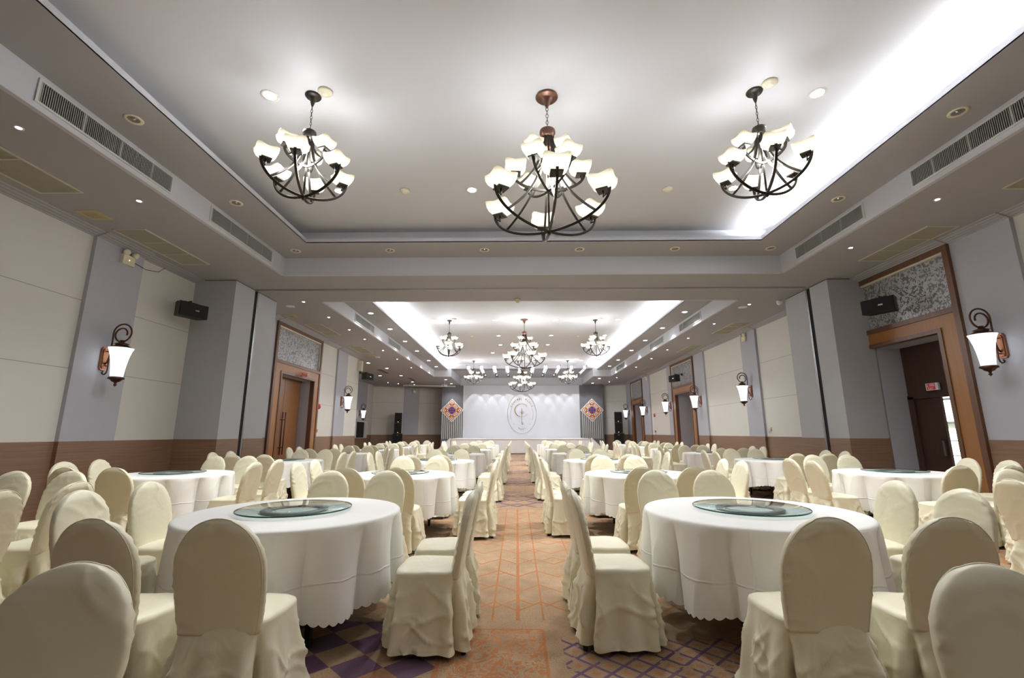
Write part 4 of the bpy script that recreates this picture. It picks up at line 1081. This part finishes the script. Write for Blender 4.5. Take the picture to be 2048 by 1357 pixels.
b=MB(); b.lathe([(.3945,.0005),(.3975,.002),(.3975,.009),(.3945,.0105)],'glass_edge',72,cap=False); GE=b.mesh('glass_rim')
b=MB(); b.lathe([(.17,0),(.17,.014),(.235,.014),(.23,0)],'ring_gray',48,cap=False)
b.f.append([0,1,2,3]) if False else None
RG=b.mesh('swivel_ring')
def add(n,me,p,loc=(0,0,0)):
    o=bpy.data.objects.new(n,me); COL.objects.link(o); o.parent=p; o.location=loc; return o
rnd=random.Random(7)
COLS={'aisle left':(-1.65,3.57,3.13),'aisle right':(1.73,3.62,3.20),'wall left':(-4.92,3.55,3.20),'wall right':(5.48,3.75,3.22)}
RN={'aisle left':'row just left of the aisle','aisle right':'row just right of the aisle','wall left':'row by the left wall','wall right':'row by the right wall'}
for cname,(cx,cy0,dy) in COLS.items():
    for r in range(7):
        x,y=cx,cy0+dy*r
        w=ordn(r)+' from the camera'
        if not(cname.startswith('wall') and r==0) or True:
            t=thing('banquet_table','round folding table, %s, %s'%(w,RN[cname]),'table',(x,y,0),rnd.uniform(-.2,.2),'round banquet tables')
            add('tabletop',TOPM,t); add('brace',TBR,t)
            for m in TLEG: add('leg',m,t)
            c=bpy.data.objects.new('tablecloth',CLV[(r+len(cname))%3]); COL.objects.link(c); c.location=(x,y,0); c.rotation_euler=(0,0,rnd.uniform(0,6))
            tag(c,'white tablecloth, table %s, %s'%(w,RN[cname]),'tablecloth','white round tablecloths')
            g=thing('glass_turntable','glass turntable, table %s, %s'%(w,RN[cname]),'turntable',(x,y,.7545),0,'glass turntables on the tables')
            add('swivel_ring',RG,g); add('glass_disc',GL,g,(0,0,.015)); add('glass_rim',GE,g,(0,0,.015))
        left=cname.endswith('left'); wall=cname.startswith('wall')
        for side in ('near','far','west','east'):
            for k in (-1,1):
                if r==0 and wall and (side=='near' or side==('west' if left else 'east')): continue
                if r==0 and wall and k==-1 and side=='west' and not left: pass
                rad=1.06; o=.29*k+rnd.uniform(-.015,.015); j=rnd.uniform(-.07,.07)
                if side=='near': px,py,rz=x+o,y-rad,0+j
                elif side=='far': px,py,rz=x+o,y+rad,math.pi+j
                elif side=='west': px,py,rz=x-rad,y+o,-math.pi/2+j
                else: px,py,rz=x+rad,y+o,math.pi/2+j
                if side in('near','far'): w1='left' if k<0 else 'right'; sd=side
                else:
                    w1='nearer' if k<0 else 'farther'
                    inner=(side=='east') if left else (side=='west')
                    sd=('wall' if not inner else 'centre') if wall else ('aisle' if inner else 'outer')
                rr={'aisle left':'left of aisle','aisle right':'right of aisle','wall left':'by left wall','wall right':'by right wall'}[cname]
                chair(px,py,rz,'%s cream-covered chair on the %s side, %s table from the camera, row %s'%(w1,sd,ordn(r),rr),'cream-covered banquet chairs around the round tables',rnd.randrange(5))
chair(-1.31,1.19,math.pi+.06,'cream-covered chair cut off at the bottom left corner, facing the camera','cream-covered chairs at the bottom edge',1)
chair(1.37,1.19,math.pi-.05,'cream-covered chair cut off at the bottom right corner, facing the camera','cream-covered chairs at the bottom edge',3)
